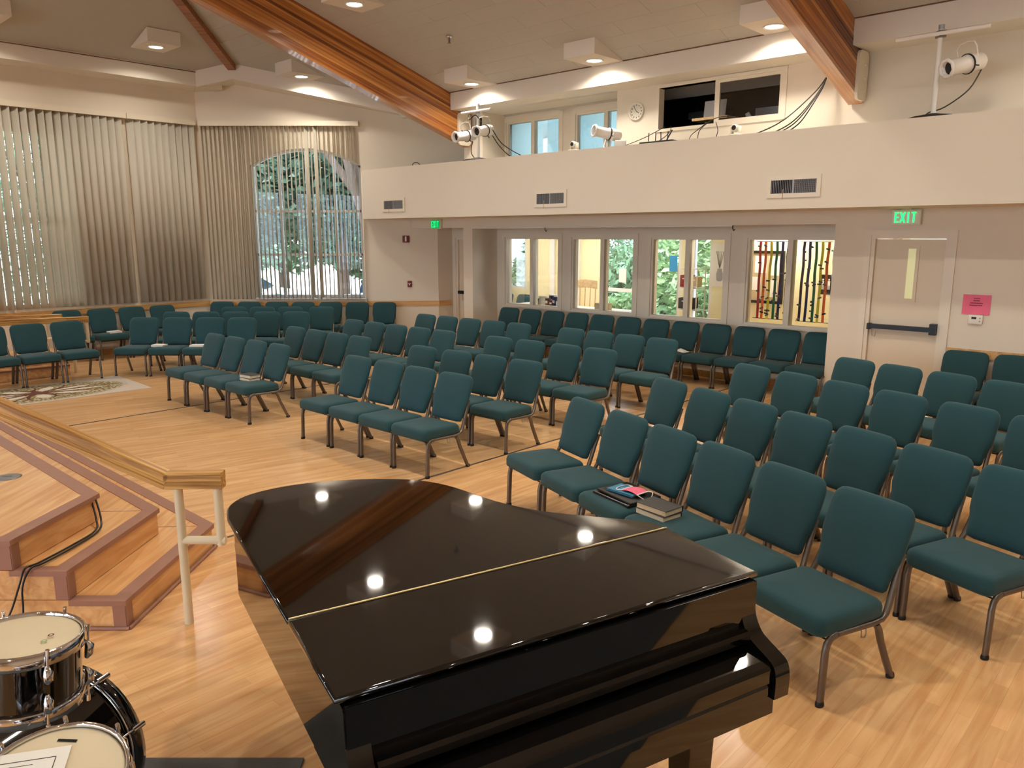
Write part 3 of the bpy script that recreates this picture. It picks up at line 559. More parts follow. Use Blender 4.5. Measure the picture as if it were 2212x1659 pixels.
# ================================================================ grand piano
pn = empty('grand_piano', (-.45, 1.76, 0), R(30), 'glossy black closed baby grand piano in the foreground', 'piano')
LZ = 1.0
bent = catmull([(1.51, .47, 0), (1.49, .56, 0), (1.36, .70, 0), (1.18, .89, 0), (1.07, 1.10, 0), (.98, 1.40, 0), (.85, 1.58, 0), (.62, 1.71, 0), (.36, 1.77, 0), (.15, 1.735, 0), (.035, 1.62, 0), (0, 1.46, 0)], 5)
tail = [(p.x, p.y) for p in bent]
def lid_piece(name, poly, z0, z1, bev):
    bm = bmesh.new(); vs = [bm.verts.new((x, y, z0)) for x, y in poly]; f = bm.faces.new(vs); r_ = bmesh.ops.extrude_face_region(bm, geom=[f])
    for v in r_['geom']:
        if isinstance(v, bmesh.types.BMVert): v.co.z = z1
    bmesh.ops.recalc_face_normals(bm, faces=bm.faces)
    ed_ = [e_ for e_ in bm.edges if len(e_.link_faces) == 2 and abs(e_.link_faces[0].normal.z - e_.link_faces[1].normal.z) > .5]
    bmesh.ops.bevel(bm, geom=ed_, offset=bev, segments=3, affect='EDGES', profile=.5)
    me = bpy.data.meshes.new(name); bm.to_mesh(me); bm.free()
    for p in me.polygons: p.use_smooth = len(p.vertices) == 4 and abs(p.normal.z) < .999
    me.materials.append(M['gloss']); o = bpy.data.objects.new(name, me); COL.objects.link(o); o.parent = pn; return o
lid_piece('lid', [(0, .474)] + [(1.51, .474)] + tail[1:], LZ - .022, LZ, .008)
lid_piece('lid_flap', [(0, 0), (1.51, 0), (1.51, .466), (0, .466)], LZ - .022, LZ, .008)
mb = MB(); mb.tube([(.004, .47, LZ + .0005), (1.506, .47, LZ + .0005)], .0045, 8); mb.build('hinge', 'brass', pn, label='long brass piano hinge')
# rim: outer case under the lid
inn = [(.022, -.02), (1.488, -.02)] + [(x + (.70 - x) * .03, y + (.85 - y) * .02 if y > .6 else y) for x, y in tail] 
inn[-1] = (.022, 1.45)
mb = MB(); mb.prism(inn, .66, LZ - .024); rim = mb.build('rim', 'gloss', pn)
mb = MB(); mb.box((.0, 0, 0), (.02, .02, .02))
# key end: cheeks with an S curve, fallboard, key slip
prof = catmull([(.05, LZ - .03, 0), (-.005, LZ - .035, 0), (-.012, .91, 0), (-.022, .85, 0), (-.05, .805, 0), (-.085, .785, 0), (-.135, .765, 0), (-.168, .745, 0), (-.18, .70, 0), (-.178, .63, 0)], 5)
ck = [(p.x, p.y) for p in prof] + [(-.10, .625), (.05, .625)]
for u0, u1 in ((.018, .085), (1.425, 1.492)):
    mb = MB(); n = len(ck); vs = [(u0, v, z) for v, z in ck] + [(u1, v, z) for v, z in ck]
    mb.add(vs, [tuple(range(n)), tuple(range(2 * n - 1, n - 1, -1))] + [(i, (i + 1) % n, n + (i + 1) % n, n + i) for i in range(n)]); mb.build('arm', 'gloss', pn)
fb = [(.03, LZ - .035), (.012, LZ - .035), (.012, .86), (.0, .835), (-.03, .826), (-.055, .822), (-.066, .812), (-.066, .79), (-.05, .782), (.03, .782)]
mb = MB(); n = len(fb); vs = [(.088, v, z) for v, z in fb] + [(1.422, v, z) for v, z in fb]
mb.add(vs, [tuple(range(n)), tuple(range(2 * n - 1, n - 1, -1))] + [(i, (i + 1) % n, n + (i + 1) % n, n + i) for i in range(n)]); mb.build('fallboard', 'gloss', pn)
ks = [(.03, .77), (-.07, .765), (-.13, .752), (-.155, .745), (-.165, .735), (-.167, .69), (-.160, .682), (-.165, .674), (-.165, .645), (.03, .645)]
mb = MB(); n = len(ks); vs = [(.088, v, z) for v, z in ks] + [(1.422, v, z) for v, z in ks]
mb.add(vs, [tuple(range(n)), tuple(range(2 * n - 1, n - 1, -1))] + [(i, (i + 1) % n, n + (i + 1) % n, n + i) for i in range(n)]); mb.build('key_slip', 'gloss', pn)
mb = MB(); mb.box((.755, .15, .60), (1.40, .60, .085)); mb.build('keybed', 'gloss', pn)
for x, y in ((.16, .12), (1.35, .12), (.42, 1.42)):
    mb = MB(); q = lambda h, z: [(x - h, y - h, z), (x + h, y - h, z), (x + h, y + h, z), (x - h, y + h, z)]
    lv = [(.075, .66), (.075, .56), (.062, .50), (.052, .15), (.055, .12), (.03, .11)]
    vs = [p for h, z in lv for p in q(h, z)]; mb.add(vs, [(0, 1, 2, 3)] + [(i * 4 + k, i * 4 + (k + 1) % 4, (i + 1) * 4 + (k + 1) % 4, (i + 1) * 4 + k) for i in range(len(lv) - 1) for k in range(4)] + [tuple((len(lv) - 1) * 4 + k for k in (3, 2, 1, 0))])
    lg = mb.build('leg', 'gloss', pn)
    mb = MB(); mb.lathe([(0, -.02), (.045, -.02), (.05, -.012), (.05, .012), (.045, .02), (0, .02)], 16, M=Matrix.Rotation(R(90), 4, 'X'), c=(x, y, .05)); mb.box((x, y, .085), (.03, .05, .06)); mb.build('caster', 'brass', lg)
mb = MB(); mb.tube([(.68, .18, .60), (.68, .18, .16)], .018, 8); mb.tube([(.83, .18, .60), (.83, .18, .16)], .018, 8); mb.box((.755, .18, .12), (.30, .12, .08)); ly = mb.build('pedal_lyre', 'gloss', pn)
for x in (.68, .755, .83):
    mb = MB(); mb.box((x, .08, .105), (.022, .16, .01)); mb.build('pedal', 'brass', ly)
# ================================================================ platform with steps
def platform():
    t = empty('platform', (-2.14, 3.94, 0), 0, 'honey laminate platform with three brown-nosed steps at the left', 'platform')
    o = t.location; dd = Vector((cos(R(137.4)), sin(R(137.4)), 0)); lev = []
    spec = [((-2.10, 5.09), (-2.145, 3.95), .175), ((-2.39, 4.92), (-2.45, 3.95), .35), ((-2.67, 4.72), (-2.74, 3.95), .525)]
    for i, (c, q, z) in enumerate(spec):
        c = Vector((*c, 0)); q = Vector((*q, 0)); L = 5.6 - .4 * i; f = c + dd * L; bk = Vector((-7.2, 3.95, 0)); bk2 = Vector((-7.2, f.y, 0)) if f.x > -7.2 else f
        poly = [q, c, f, bk2, bk] if f.x > -7.2 else [q, c, f, bk]
        pts = [((p - o).x, (p - o).y) for p in poly]
        mb = MB(); mb.prism(pts, z - .175, z - .004); mb.build('step', 'stepwood', t)
        # nosing strips along both edges, mitred at the corner
        wd = .075; n1 = Vector((c.y - q.y, -(c.x - q.x), 0)).normalized(); n2 = Vector((dd.y, -dd.x, 0)); over = .016
        def off(p, a, nn): return p + nn * a
        def corner(a):
            # intersection of the two offset lines
            A = q + n1 * a; d1_ = (c - q).normalized(); B = c + n2 * a
            den = d1_.x * dd.y - d1_.y * dd.x; w_ = B - A; tt = (w_.x * dd.y - w_.y * dd.x) / den; return A + d1_ * tt
        nose = lambda P: mbn.hexa([p - o + Vector((0, 0, z - .03)) for p in P] + [p - o + Vector((0, 0, z)) for p in P])
        tre = [corner(-wd), f - n2 * wd, bk2 if f.x > -7.2 else f - n2 * wd, bk, q - n1 * wd]
        mbn = MB(); nose([q + n1 * over, corner(over), corner(-wd), q - n1 * wd]); mbn.build('nosing', 'noseing', t)
        mbn = MB(); nose([corner(over), f + n2 * over, f - n2 * wd, corner(-wd)]); mbn.build('nosing', 'noseing', t)
        ret = .30 if i < 2 else 4.0
        mbn = MB(); nose([q + Vector((-ret, -over, 0)), q + Vector((over, -over, 0)), q + Vector((over, .055, 0)), q + Vector((-ret, .055, 0))]); mbn.v = [(vx, vy, vz - .0006) for vx, vy, vz in mbn.v]; mbn.build('nosing', 'noseing', t)
        # corner post strip on the riser
        mbn = MB(); mbn.box(tuple(q - o + Vector((-.03, -.002, z - .1))), (.07, .012, .145)); mbn.box(tuple(q - o + Vector((.004, .03, z - .1))), (.012, .07, .145)); mbn.build('corner_strip', 'noseing', t)
        # joint line from inner corner
        if i == 2: continue
        mbn = MB(); a_, b_2 = corner(-wd), corner(-wd) - Vector((.33, .02, 0)); mbn.tube([a_ - o + Vector((0, 0, z - .004)), b_2 - o + Vector((0, 0, z - .004))], .0025, 4); mbn.build('joint', 'noseing', t)
    mbn = MB(); q = Vector((-2.145, 3.95, 0)); c = Vector((-2.10, 5.09, 0))
    mbn.tube([q - o + Vector((.02, -.01, .008)), c - o + Vector((.02, .01, .008))], .012, 6); mbn.tube([q - o + Vector((.02, -.01, .008)), q - o + Vector((-3, -.01, .008))], .012, 6); mbn.tube([c - o + Vector((.02, .01, .008)), c - o + dd * 6], .012, 6); mbn.build('base_moulding', 'noseing', t)
    return t
platform()
fbx = empty('floor_box', (-3.47, 5.07, .521), 0, 'round grey metal floor outlet cover on the platform', 'floor outlet'); mb = MB(); mb.lathe([(0, .006), (.05, .006), (.075, .004), (.09, .0), (0, 0)], 24); mb.build('cover', 'steel', fbx); mb = MB(); mb.box((0, 0, .007), (.06, .02, .003)); mb.build('flap', 'gunmetal', fbx)
for k, (off_, lb) in enumerate(((0, 'black cable running down the platform steps'), (.03, 'second black cable beside it on the platform steps'))):
    q = [(-2.70 + off_, 4.70, .53 - .02), (-2.62 + off_, 4.60, .40), (-2.58 + off_ * .7, 4.50, .358), (-2.60 + off_, 4.25, .358), (-2.64 + off_, 4.02, .360), (-2.66 + off_, 3.935, .365), (-2.68 + off_, 3.90 - k * .02, .28), (-2.74 + off_ * 3, 3.88 - k * .03, .12), (-2.80 + off_ * 3, 3.80, .008), (-2.95, 3.60 - k * .1, .008), (-3.2, 3.3, .008)]
    mb = MB(); mb.tube(catmull(q, 5), .006, 6); mb.build('cable', 'black', label=lb, cat='cable')
# handrails
def rail_piece(mb, p0, p1, c0=None, c1=None):
    d = (Vector(p1) - Vector(p0)); dh = Vector((d.x, d.y, 0)).normalized(); sd = Vector((-dh.y, dh.x, 0))
    pf_ = [(-.036, -.04), (-.036, -.02), (-.030, -.014), (-.030, -.008), (-.036, 0), (-.036, .04), (-.030, .046), (.030, .046), (.036, .04), (.036, 0), (.030, -.008), (.030, -.014), (.036, -.02), (.036, -.04), (.028, -.046), (-.028, -.046)]
    n = len(pf_); vs = [Vector(p0) + sd * a + Vector((0, 0, b)) for a, b in pf_] + [Vector(p1) + sd * a + Vector((0, 0, b)) for a, b in pf_]
    mb.add(vs, [tuple(range(n)), tuple(range(2 * n - 1, n - 1, -1))] + [(i, (i + 1) % n, n + (i + 1) % n, n + i) for i in range(n)])
def handrail(base, rz, rise, run, label, ext=.30, lowz=.845):
    t = empty('handrail', base, rz, label, 'handrail')
    mb = MB(); rail_piece(mb, (-.06, 0, lowz), (ext - .05, 0, lowz)); mb.build('rail', 'oak', t)
    mb = MB(); th_ = math.atan2(rise, run); rail_piece(mb, (-math.hypot(rise, run), 0, 0), (0.012, 0, 0)); o_ = mb.build('rail', 'oak', t); o_.location = (-.06, 0, lowz); o_.rotation_euler = (0, th_, 0)
    mb = MB(); mb.tube([(0, 0, 0), (0, 0, lowz - .045)], .0245, 14); mb.build('post', 'paintsteel', t)
    mb = MB(); mb.tube([(ext - .085, 0, lowz - .045), (ext - .085, 0, .47)], .0245, 14); mb.build('post', 'paintsteel', t)
    mb = MB(); mb.tube([(.0, 0, .495), (ext - .06, 0, .495)], .0235, 14); mb.build('crossbar', 'paintsteel', t)
    mb = MB(); zb = .525 + .35; 
    mb.tube([(-run + .05, 0, .525 if rise else .34), (-run + .05, 0, lowz + rise - .08)], .0245, 12); mb.build('post', 'paintsteel', t)
    return t
handrail((-1.825, 4.02, 0), R(1), .60, 1.25, 'oak handrail on cream posts climbing the near platform steps')
handrail((-6.98, 12.14, 0), R(27), 0, 1.6, 'oak handrail on cream posts behind the three chairs by the rug')
handrail((-7.62, 12.52, 0), R(20), 0, 1.2, 'shorter oak handrail further back by the blinds')
# far riser behind the rug chairs
fr = empty('choir_riser', (-6.93, 11.90, 0), R(45), 'low two-step riser behind the chairs by the rug', 'riser')
for i, z in enumerate((.17, .34)):
    mb = MB(); mb.prism([(-3.2, .02 + .28 * i), (-.02 * 0, .02 + .28 * i), (0, .98), (-3.2, .98)], 0 if i == 0 else .17, z); mb.build('step', 'stepwood', fr)
    mb = MB(); mb.box((-1.6, .03 + .28 * i, z - .012), (3.2, .07, .026)); mb.build('nosing', 'noseing', fr)
# ================================================================ rug with a printed tree
ra = math.atan2(11.79 - 10.87, -6.17 + 5.16); rg = empty('rug', (-6.58, 10.44, .0), R(45.5), 'pale rug printed with a spreading brown tree', 'rug')
m = bpy.data.materials.new('rugtree'); m.use_nodes = True; nt = m.node_tree; N = nt.nodes; Lk = nt.links; b = N['Principled BSDF']; b.inputs['Roughness'].default_value = .95
tc = N.new('ShaderNodeTexCoord'); vo = N.new('ShaderNodeTexNoise'); vo.inputs['Scale'].default_value = 26; vo.inputs['Detail'].default_value = 3; Lk.new(tc.outputs['Object'], vo.inputs['Vector'])
gr = N.new('ShaderNodeTexGradient'); gr.gradient_type = 'SPHERICAL'; mp = N.new('ShaderNodeMapping'); mp.inputs['Scale'].default_value = (.72, 1.30, 1); Lk.new(tc.outputs['Object'], mp.inputs[0]); Lk.new(mp.outputs[0], gr.inputs[0])
r1 = N.new('ShaderNodeValToRGB'); r1.color_ramp.elements[0].position = .14; r1.color_ramp.elements[1].position = .24; Lk.new(gr.outputs['Fac'], r1.inputs[0])
r2 = N.new('ShaderNodeValToRGB'); r2.color_ramp.elements[0].position = .44; r2.color_ramp.elements[1].position = .5; r2.color_ramp.elements[0].color = (*lin((196, 186, 160)), 1); r2.color_ramp.elements[1].color = (*lin((128, 112, 66)), 1); Lk.new(vo.outputs['Fac'], r2.inputs[0])
mx = N.new('ShaderNodeMix'); mx.data_type = 'RGBA'; mx.inputs['A'].default_value = (*lin((200, 188, 176)), 1); Lk.new(r1.outputs[0], mx.inputs['Factor']); Lk.new(r2.outputs[0], mx.inputs['B']); Lk.new(mx.outputs['Result'], b.inputs['Base Color']); M['rugtree'] = m
rbox('pile', (2.58, 1.38, .006), 'rugtree', rg, .002, 1, (0, 0, .003))
RS = Matrix.Diagonal((1.9, .92, 1))
mb = MB(); rnd = random.Random(5)
def branch(p, a, L, w, lev):
    q = (p[0] + cos(a) * L, p[1] + sin(a) * L); nx, ny = -sin(a), cos(a); z = .0068 + .0001 * lev
    P = [(p[0] - nx * w, p[1] - ny * w), (q[0] - nx * w * .45, q[1] - ny * w * .45), (q[0] + nx * w * .45, q[1] + ny * w * .45), (p[0] + nx * w, p[1] + ny * w)]
    mb.hexa([RS @ Vector((*u, .0055)) for u in P] + [RS @ Vector((*u, z)) for u in P])
    if lev < 2:
        for da in (-.30, .28): branch(q, a + da + rnd.uniform(-.1, .1), L * rnd.uniform(.75, .95), w * .5, lev + 1)
for k in range(9): branch((.03 * cos(k * .7), .03 * sin(k * .7)), k * 2 * pi / 9 + .2, .20, .032, 0)
mb.build('tree_print', 'rugbrown', rg, label='brown printed trunk and branches')
mbk = MB(); mbk.lathe([(0, .0071), (.085, .0071), (.10, .0055), (0, .0055)], 14, M=RS); mbk.build('trunk_print', 'rugbrown', rg)
mbk = MB()
for k in range(9):
    a = k * 2 * pi / 9 + .2 + pi / 9; c_ = (.30 * cos(a), .30 * sin(a)); pts_ = [RS @ Vector((c_[0] + .15 * cos(t) * cos(a) - .045 * sin(t) * sin(a), c_[1] + .15 * cos(t) * sin(a) + .045 * sin(t) * cos(a), 0)) for t in [2 * pi * i / 12 for i in range(12)]]; mbk.prism([(u.x, u.y) for u in pts_], .0055, .0064)
mbk.build('light_print', 'rugcream', rg)
# ================================================================ vertical blinds
def vane_mesh(width, h):
    mb = MB(); n = 4; vs = []
    for z in (0, h):
        for sgn in (-1, 1):
            for i in range(n + 1):
                x = -width / 2 + width * i / n; vs.append((x, .007 * (1 - (2 * x / width) ** 2) + sgn * .0008, z))
    k = n + 1; fs = []
    for i in range(n):
        fs += [(i, i + 1, 2 * k + i + 1, 2 * k + i), (k + i + 1, k + i, 3 * k + i, 3 * k + i + 1), (i + 1, i, k + i, k + i + 1), (2 * k + i, 2 * k + i + 1, 3 * k + i + 1, 3 * k + i)]
    fs += [(0, 2 * k, 3 * k, k), (n, k + n, 3 * k + n, 2 * k + n)]
    mb.add(vs, fs, True); return mb
def blind(base, rz, L, pitch, width, h, top, label, angf, group):
    t = empty('vertical_blind', base, rz, label, 'blinds', group)
    mb = MB(); mb.box((L / 2, -.035, top + .03), (L, .11, .09)); mb.build('headrail', 'headrail', t)
    n = int(L / pitch); v0 = None
    for i in range(n):
        x = pitch * (i + .5)
        if v0 is None: v = v0 = vane_mesh(width, h).build('vane', 'vane', t)
        else: v = v0.copy(); COL.objects.link(v); v.parent = t
        v.location = (x, -.035, top - h - .01); v.rotation_euler = (random.uniform(-.004, .004), 0, angf(x, i))
    return t
# long wall: local x runs from the near end towards the corner (along e), front is -y = into the hall
def long_ang(e):
    return R(-24) if e > 5.1 else R(-24 - min(20, (5.1 - e) * 22))
def lb(e0, e1_, label):
    # local x along +e ; local -y must face the hall (-s).  rotation A47 maps +x to +e2 and +y to +e1
    return blind(wb(SL - .03, e0, 0), A47, e1_ - e0, .1245, .127, 3.31, 4.24, label, lambda x, i: long_ang(e0 + x) + random.uniform(-.014, .014), 'vertical blinds')
lb(2.3, 5.86, 'long cream vertical blind letting blue light through at far left'); lb(5.87, 7.13, 'closed cream vertical blind beside the room corner')
blind((-6.03, YA - .02, 0), 0, 3.07, .084, .089, 3.33, 4.24, 'cream vertical blind with open slats across the arched window', lambda x, i: R(90) + random.uniform(-.03, .03) - (R(38) if i in (24, 26) else 0), 'vertical blinds')
mb = MB(); mb.tube([(-2.93, YA - .05, 0), (-2.93, YA - .05, 3.36), (-2.91, YA - .02, 3.40)], .013, 8); mb.build('conduit', 'trimwhite', label='thin white conduit running up beside the arched window', cat='pipe')
# ================================================================ recessed ceiling lights in wedge boxes
def downlight(s, e, label, along='B', k=1.0):
    hw, ln = .27, .68
    if along == 'B':
        f = lambda ds, de: wb(s + ds, e + de, 0); zc = lambda ds, de: zB(e + de); elo = ln / 2 if e > 0 else -ln / 2; zbot = zB(e + elo) - .012
        cor = [(-hw, -ln / 2), (hw, -ln / 2), (hw, ln / 2), (-hw, ln / 2)]
    else:
        f = lambda ds, de: wb(s + ds, e + de, 0); zc = lambda ds, de: zL(s + ds); zbot = zL(s + ln / 2) - .012
        cor = [(-ln / 2, -hw), (ln / 2, -hw), (ln / 2, hw), (-ln / 2, hw)]
    c = f(0, 0); c.z = zbot; t = empty('ceiling_light', c, 0, label, 'ceiling light', 'recessed ceiling lights in wedge boxes')
    lo = [f(*q) + Vector((0, 0, zbot)) - c for q in cor]; hi = [f(*q) + Vector((0, 0, zc(*q) + .003)) - c for q in cor]
    mb = MB(); mb.hexa(lo + hi); mb.build('housing', 'cornice', t)
    ctr = Vector((0, 0, 0)) + (f(0, .02) - f(0, 0) if along == 'B' else Vector((0, 0, 0)))
    mb = MB(); mb.lathe([(.105, -.002), (.135, -.002), (.135, -.012), (.125, -.014), (.105, -.004)], 28, c=ctr); mb.build('trim_ring', 'white', t)
    mb = MB(); mb.lathe([(0, -.006), (.06, -.0055), (.104, -.003), (.104, -.001), (0, -.001)], 28, c=ctr); mb.build('lens', 'lens', t)
    ld = bpy.data.lights.new('downlight', 'AREA'); ld.shape = 'DISK'; ld.size = .22; ld.energy = LAMP_W * k; ld.color = (1.0, .91, .78); ld.spread = R(150)
    lo_ = bpy.data.objects.new('downlight', ld); COL.objects.link(lo_); lo_.parent = t; lo_.location = ctr + Vector((0, 0, -.02))
for s, lb_ in ((9.62, 'ceiling light in a wedge box above the cluster of stage lights'), (7.1, 'ceiling light in a wedge box above the wall clock'), (4.42, 'ceiling light in a wedge box beside the right-hand beam'), (12.75, 'ceiling light hidden beyond the long beam'), (.7, 'ceiling light right of the right-hand beam, out of view'), (-1.0, 'ceiling light above the balcony behind the camera')):
    downlight(s, 9.32 if s < 12 else 8.1, lb_)
for s, lb_ in ((9.45, 'ceiling light in a wedge box at the top beside the long beam'), (7.0, 'second-row ceiling light above the right chairs'), (4.4, 'second-row ceiling light near the right-hand beam'), (1.9, 'second-row ceiling light right of the camera'), (-1.2, 'second-row ceiling light behind the camera')):
    downlight(s, 6.9, lb_)
for s, lb_ in ((8.6, 'third-row ceiling light over the platform side'), (5.4, 'third-row ceiling light over the platform'), (2.6, 'third-row ceiling light over the piano'), (-.6, 'third-row ceiling light behind the camera')):
    downlight(s, 3.2, lb_, k=2.2)
for s, e, lb_ in ((9.4, -6.9, 'ceiling light over the hidden far left seats'), (5.6, -3.6, 'ceiling light over the hidden left seats'), (1.5, -3.6, 'ceiling light behind the drum kit'), (-2.4, -3.6, 'ceiling light in the hidden rear corner'), (6, -8.2, 'ceiling light on the hidden side'), (1.5, -8.2, 'ceiling light far behind the drums')):
    downlight(s, e, lb_, k=2.2)
downlight(13.68, 5.95, 'ceiling light in a wedge box in front of the long blinds', 'L'); downlight(13.68, 3.5, 'ceiling light in a wedge box cut off at the top left', 'L'); downlight(13.3, .6, 'ceiling light beyond the left edge above the blinds', 'L'); downlight(10.6, 2.6, 'ceiling light high above the rug', 'L')
# sprinkler heads
for s, e, lb_ in ((8.93, 8.22, 'chrome sprinkler head on the ceiling right of the long beam'), (13.0, 7.9, 'chrome sprinkler head on the ceiling left of the long beam')):
    c = wb(s, e, zB(e)); t = empty('sprinkler', c, 0, lb_, 'sprinkler', 'ceiling sprinklers')
    mb = MB(); mb.lathe([(0, 0), (.05, 0), (.045, -.02), (.02, -.03), (0, -.03)], 14); mb.build('escutcheon', 'chrome', t); mb = MB(); mb.lathe([(0, -.028), (.014, -.028), (.014, -.09), (.03, -.10), (.03, -.104), (0, -.104)], 12); mb.build('head', 'steel', t)
# ================================================================ wall fixtures
def exit_sign(s, e, z0, z1, wd, label):
    t = empty('exit_sign', wb(s, e, z0), A47 + pi / 2, label, 'exit sign', 'lit exit signs')      # local x -> +s, local y -> -e ... front = +y
    h = z1 - z0
    rbox('housing', (wd, .05, h), 'exitwhite', t, .008, 2, (0, .03, h / 2)); mb = MB(); mb.box((0, .0565, h / 2), (wd - .05, .003, h - .04)); mb.build('lens_panel', 'green_lens' if wd < .30 else 'exitwhite', t)
    lh = h * .66; z_ = (h - lh) / 2; lw = (wd - .08) / 4; bw = lw * .26; y = .0595
    def bar(mb, x0, z0_, x1, z1_, w_):
        a = Vector((x0, 0, z0_)); b2 = Vector((x1, 0, z1_)); d = (b2 - a); n = Vector((-d.z, 0, d.x)).normalized() * w_ / 2
        P = [a - n, b2 - n, b2 + n, a + n]; mb.hexa([p + Vector((0, y - .002, 0)) for p in P] + [p + Vector((0, y + .002, 0)) for p in P])
    # reading direction: seen from the hall, left is +s, so letters advance towards -x
    X = lambda k, u: (wd / 2 - .04) - (k * lw * 1.0 + u * lw * .86)
    for k, ch in enumerate('EXIT'):
        mb = MB(); q = lambda u, v: (X(k, u), z_ + v * lh)
        def st(u0, v0, u1, v1, w_=bw): bar(mb, *q(u0, v0), *q(u1, v1), w_)
        if ch == 'E': st(.13, 0, .13, 1); st(.1, .94, .9, .94, bw * .8); st(.1, .5, .8, .5, bw * .8); st(.1, .06, .9, .06, bw * .8)
        if ch == 'X': st(.05, 0, .95, 1); st(.95, 0, .05, 1)
        if ch == 'I': st(.5, 0, .5, 1)
        if ch == 'T': st(.5, 0, .5, 1); st(.02, .94, .98, .94, bw * .8)
        mb.build('letter', 'green_glow', t, label='glowing green letter')
    mb = MB(); mb.box((0, .03, h + .01), (.1, .03, .02)); mb.build('mount', 'exitwhite', t)
    return t
exit_sign(2.93, P1, 2.275, 2.455, .325, 'green lit exit sign above the cream exit door'); exit_sign(11.27, P1, 2.275, 2.455, .29, 'green lit exit sign above the alcove by the fire alarm')
def wallunit(name, s, e, z, wd, h, m, label, cat, dep=.03):
    t = empty(name, wb(s, e, z - h / 2), A47 + pi / 2, label, cat); rbox('body', (wd, dep, h), m, t, .006, 2, (0, dep / 2, h / 2)); return t
th = wallunit('thermostat', 2.10, P1, 1.215, .145, .105, 'whiteplastic', 'white wall thermostat under the pink notice', 'thermostat')
mb = MB(); mb.box((.015, .031, .07), (.05, .002, .022)); mb.build('display', 'dark', th)
for dx_, dz in ((-.045, .07), (-.045, .035)): mb = MB(); mb.lathe([(.008, 0), (.007, .003), (0, .003)], 10, M=Matrix.Rotation(R(-90), 4, 'X'), c=(dx_, .03, dz)); mb.build('button', 'silver', th)
pk = empty('notice', wb(2.11, P1, 1.27), A47 + pi / 2, 'bright pink printed notice on the wall above the thermostat', 'notice')
mb = MB(); n = 8
vs = [(-.14 + .28 * i / n, .006 + .004 * sin(i * 1.1) + y_, z_) for y_ in (0, .0012) for z_ in (0, .225) for i in range(n + 1)]; k = n + 1
mb.add(vs, [(i, i + 1, k + i + 1, k + i) for i in range(n)] + [(2 * k + i + 1, 2 * k + i, 3 * k + i, 3 * k + i + 1) for i in range(n)]); mb.build('sheet', 'pink', pk)
for z_, wd, x_ in ((.185, .055, -.005), (.158, .06, 0), (.13, .125, 0), (.105, .125, .005)):
    mb = MB(); u = -wd / 2
    while u < wd / 2 - .006: mb.box((x_ + u + .007, .0125, z_), (.013, .001, .008)); u += .016
    mb.build('print_line', 'pinkink', pk)
# fire alarm pieces on the corner wall
fs_ = empty('alarm_strobe', (-2.105, YA, 2.02), pi, 'square dark red alarm strobe above the fire pull station', 'alarm'); rbox('plate', (.13, .04, .135), 'redsign', fs_, .006, 2, (0, .02, .0675)); mb = MB(); mb.box((0, .045, .07), (.028, .012, .095)); mb.build('strobe_lens', 'white', fs_)
ps = empty('pull_station', (-2.05, YA, 1.14), pi, 'red fire pull station on the wall below the alarm strobe', 'alarm'); rbox('body', (.085, .045, .125), 'redsign', ps, .006, 2, (0, .0225, .0625)); mb = MB(); mb.box((0, .048, .068), (.055, .008, .014)); mb.box((0, .048, .05), (.018, .008, .03)); mb.build('pull_handle', 'white', ps)
# vents in the balcony face
def vent(s0, s1, z0, z1, label):
    c = wb((s0 + s1) / 2, P0, z0); t = empty('air_vent', c, A47 + pi / 2, label, 'vent', 'air vents in the balcony face'); W_ = abs(s1 - s0); h = z1 - z0; f = .05
    for nm, cx, cz, a, b2 in (('frame', 0, f / 2, W_, f), ('frame', 0, h - f / 2, W_, f), ('frame', -W_ / 2 + f / 2, h / 2, f, h - 2 * f), ('frame', W_ / 2 - f / 2, h / 2, f, h - 2 * f)):
        mb = MB(); mb.box((cx, .008, cz), (a, .016, b2)); mb.build(nm, 'trimwhite', t)
    mb = MB(); mb.box((0, .002, h / 2), (W_ - 2 * f, .003, h - 2 * f)); mb.build('duct', 'dark', t)
    mb = MB(); n = 26; w_ = W_ - 2 * f
    for i in range(n): mb.box((-w_ / 2 + w_ * (i + .5) / n, .010, h / 2), (.0035, .012, h - 2 * f), Matrix.Rotation(R(22 if i > n / 2 else -22), 3, 'Z'))
    mb.box((0, .011, h / 2), (.016, .014, h - 2 * f))
    for i in range(7): mb.box((-w_ / 4, .004, f + (h - 2 * f) * (i + .5) / 7), (w_ / 2, .004, .003))
    mb.build('louvres', 'silver', t, kind='stuff')
    mb = MB(); mb.tube([(w_ * .22, .02, f + .05), (w_ * .22, .024, f - .05), (w_ * .23, .02, -.02)], .003, 5); mb.build('streamer', 'boxtan', t)
vent(4.285, 3.633, 2.597, 2.852, 'air vent in the balcony face above the ribbon window'); vent(8.037, 7.40, 2.577, 2.828, 'middle air vent in the balcony face'); vent(11.81, 11.16, 2.585, 2.833, 'air vent at the window end of the balcony face')
# clock
ck = empty('wall_clock', wb(6.93, P3, 3.993), A47 + pi / 2, 'round cream wall clock beside the control booth window', 'clock'); Mx = Matrix.Rotation(R(-90), 4, 'X')
mb = MB(); mb.lathe([(0, 0), (.128, 0), (.132, .02), (.13, .034), (.118, .04), (.112, .036), (.108, .018), (.108, .012)], 36, M=Mx); mb.build('rim', 'whiteplastic', ck)
mb = MB(); mb.lathe([(0, .014), (.108, .014)], 36, M=Mx); mb.build('dial', 'exitwhite', ck)
for k in range(12):
    a = 2 * pi * k / 12; mb = MB(); mb.box((.09 * sin(a), .0155, .09 * cos(a)), (.012, .001, .02)); mb.build('numeral', 'ink', ck)
for a, L, w_ in ((R(34), .085, .006), (R(-121), .055, .008)):
    mb = MB(); mb.box((sin(a) * L * .42, .018, cos(a) * L * .42), (w_, .002, L), Matrix.Rotation(a, 3, 'Y')); mb.build('hand', 'black', ck)
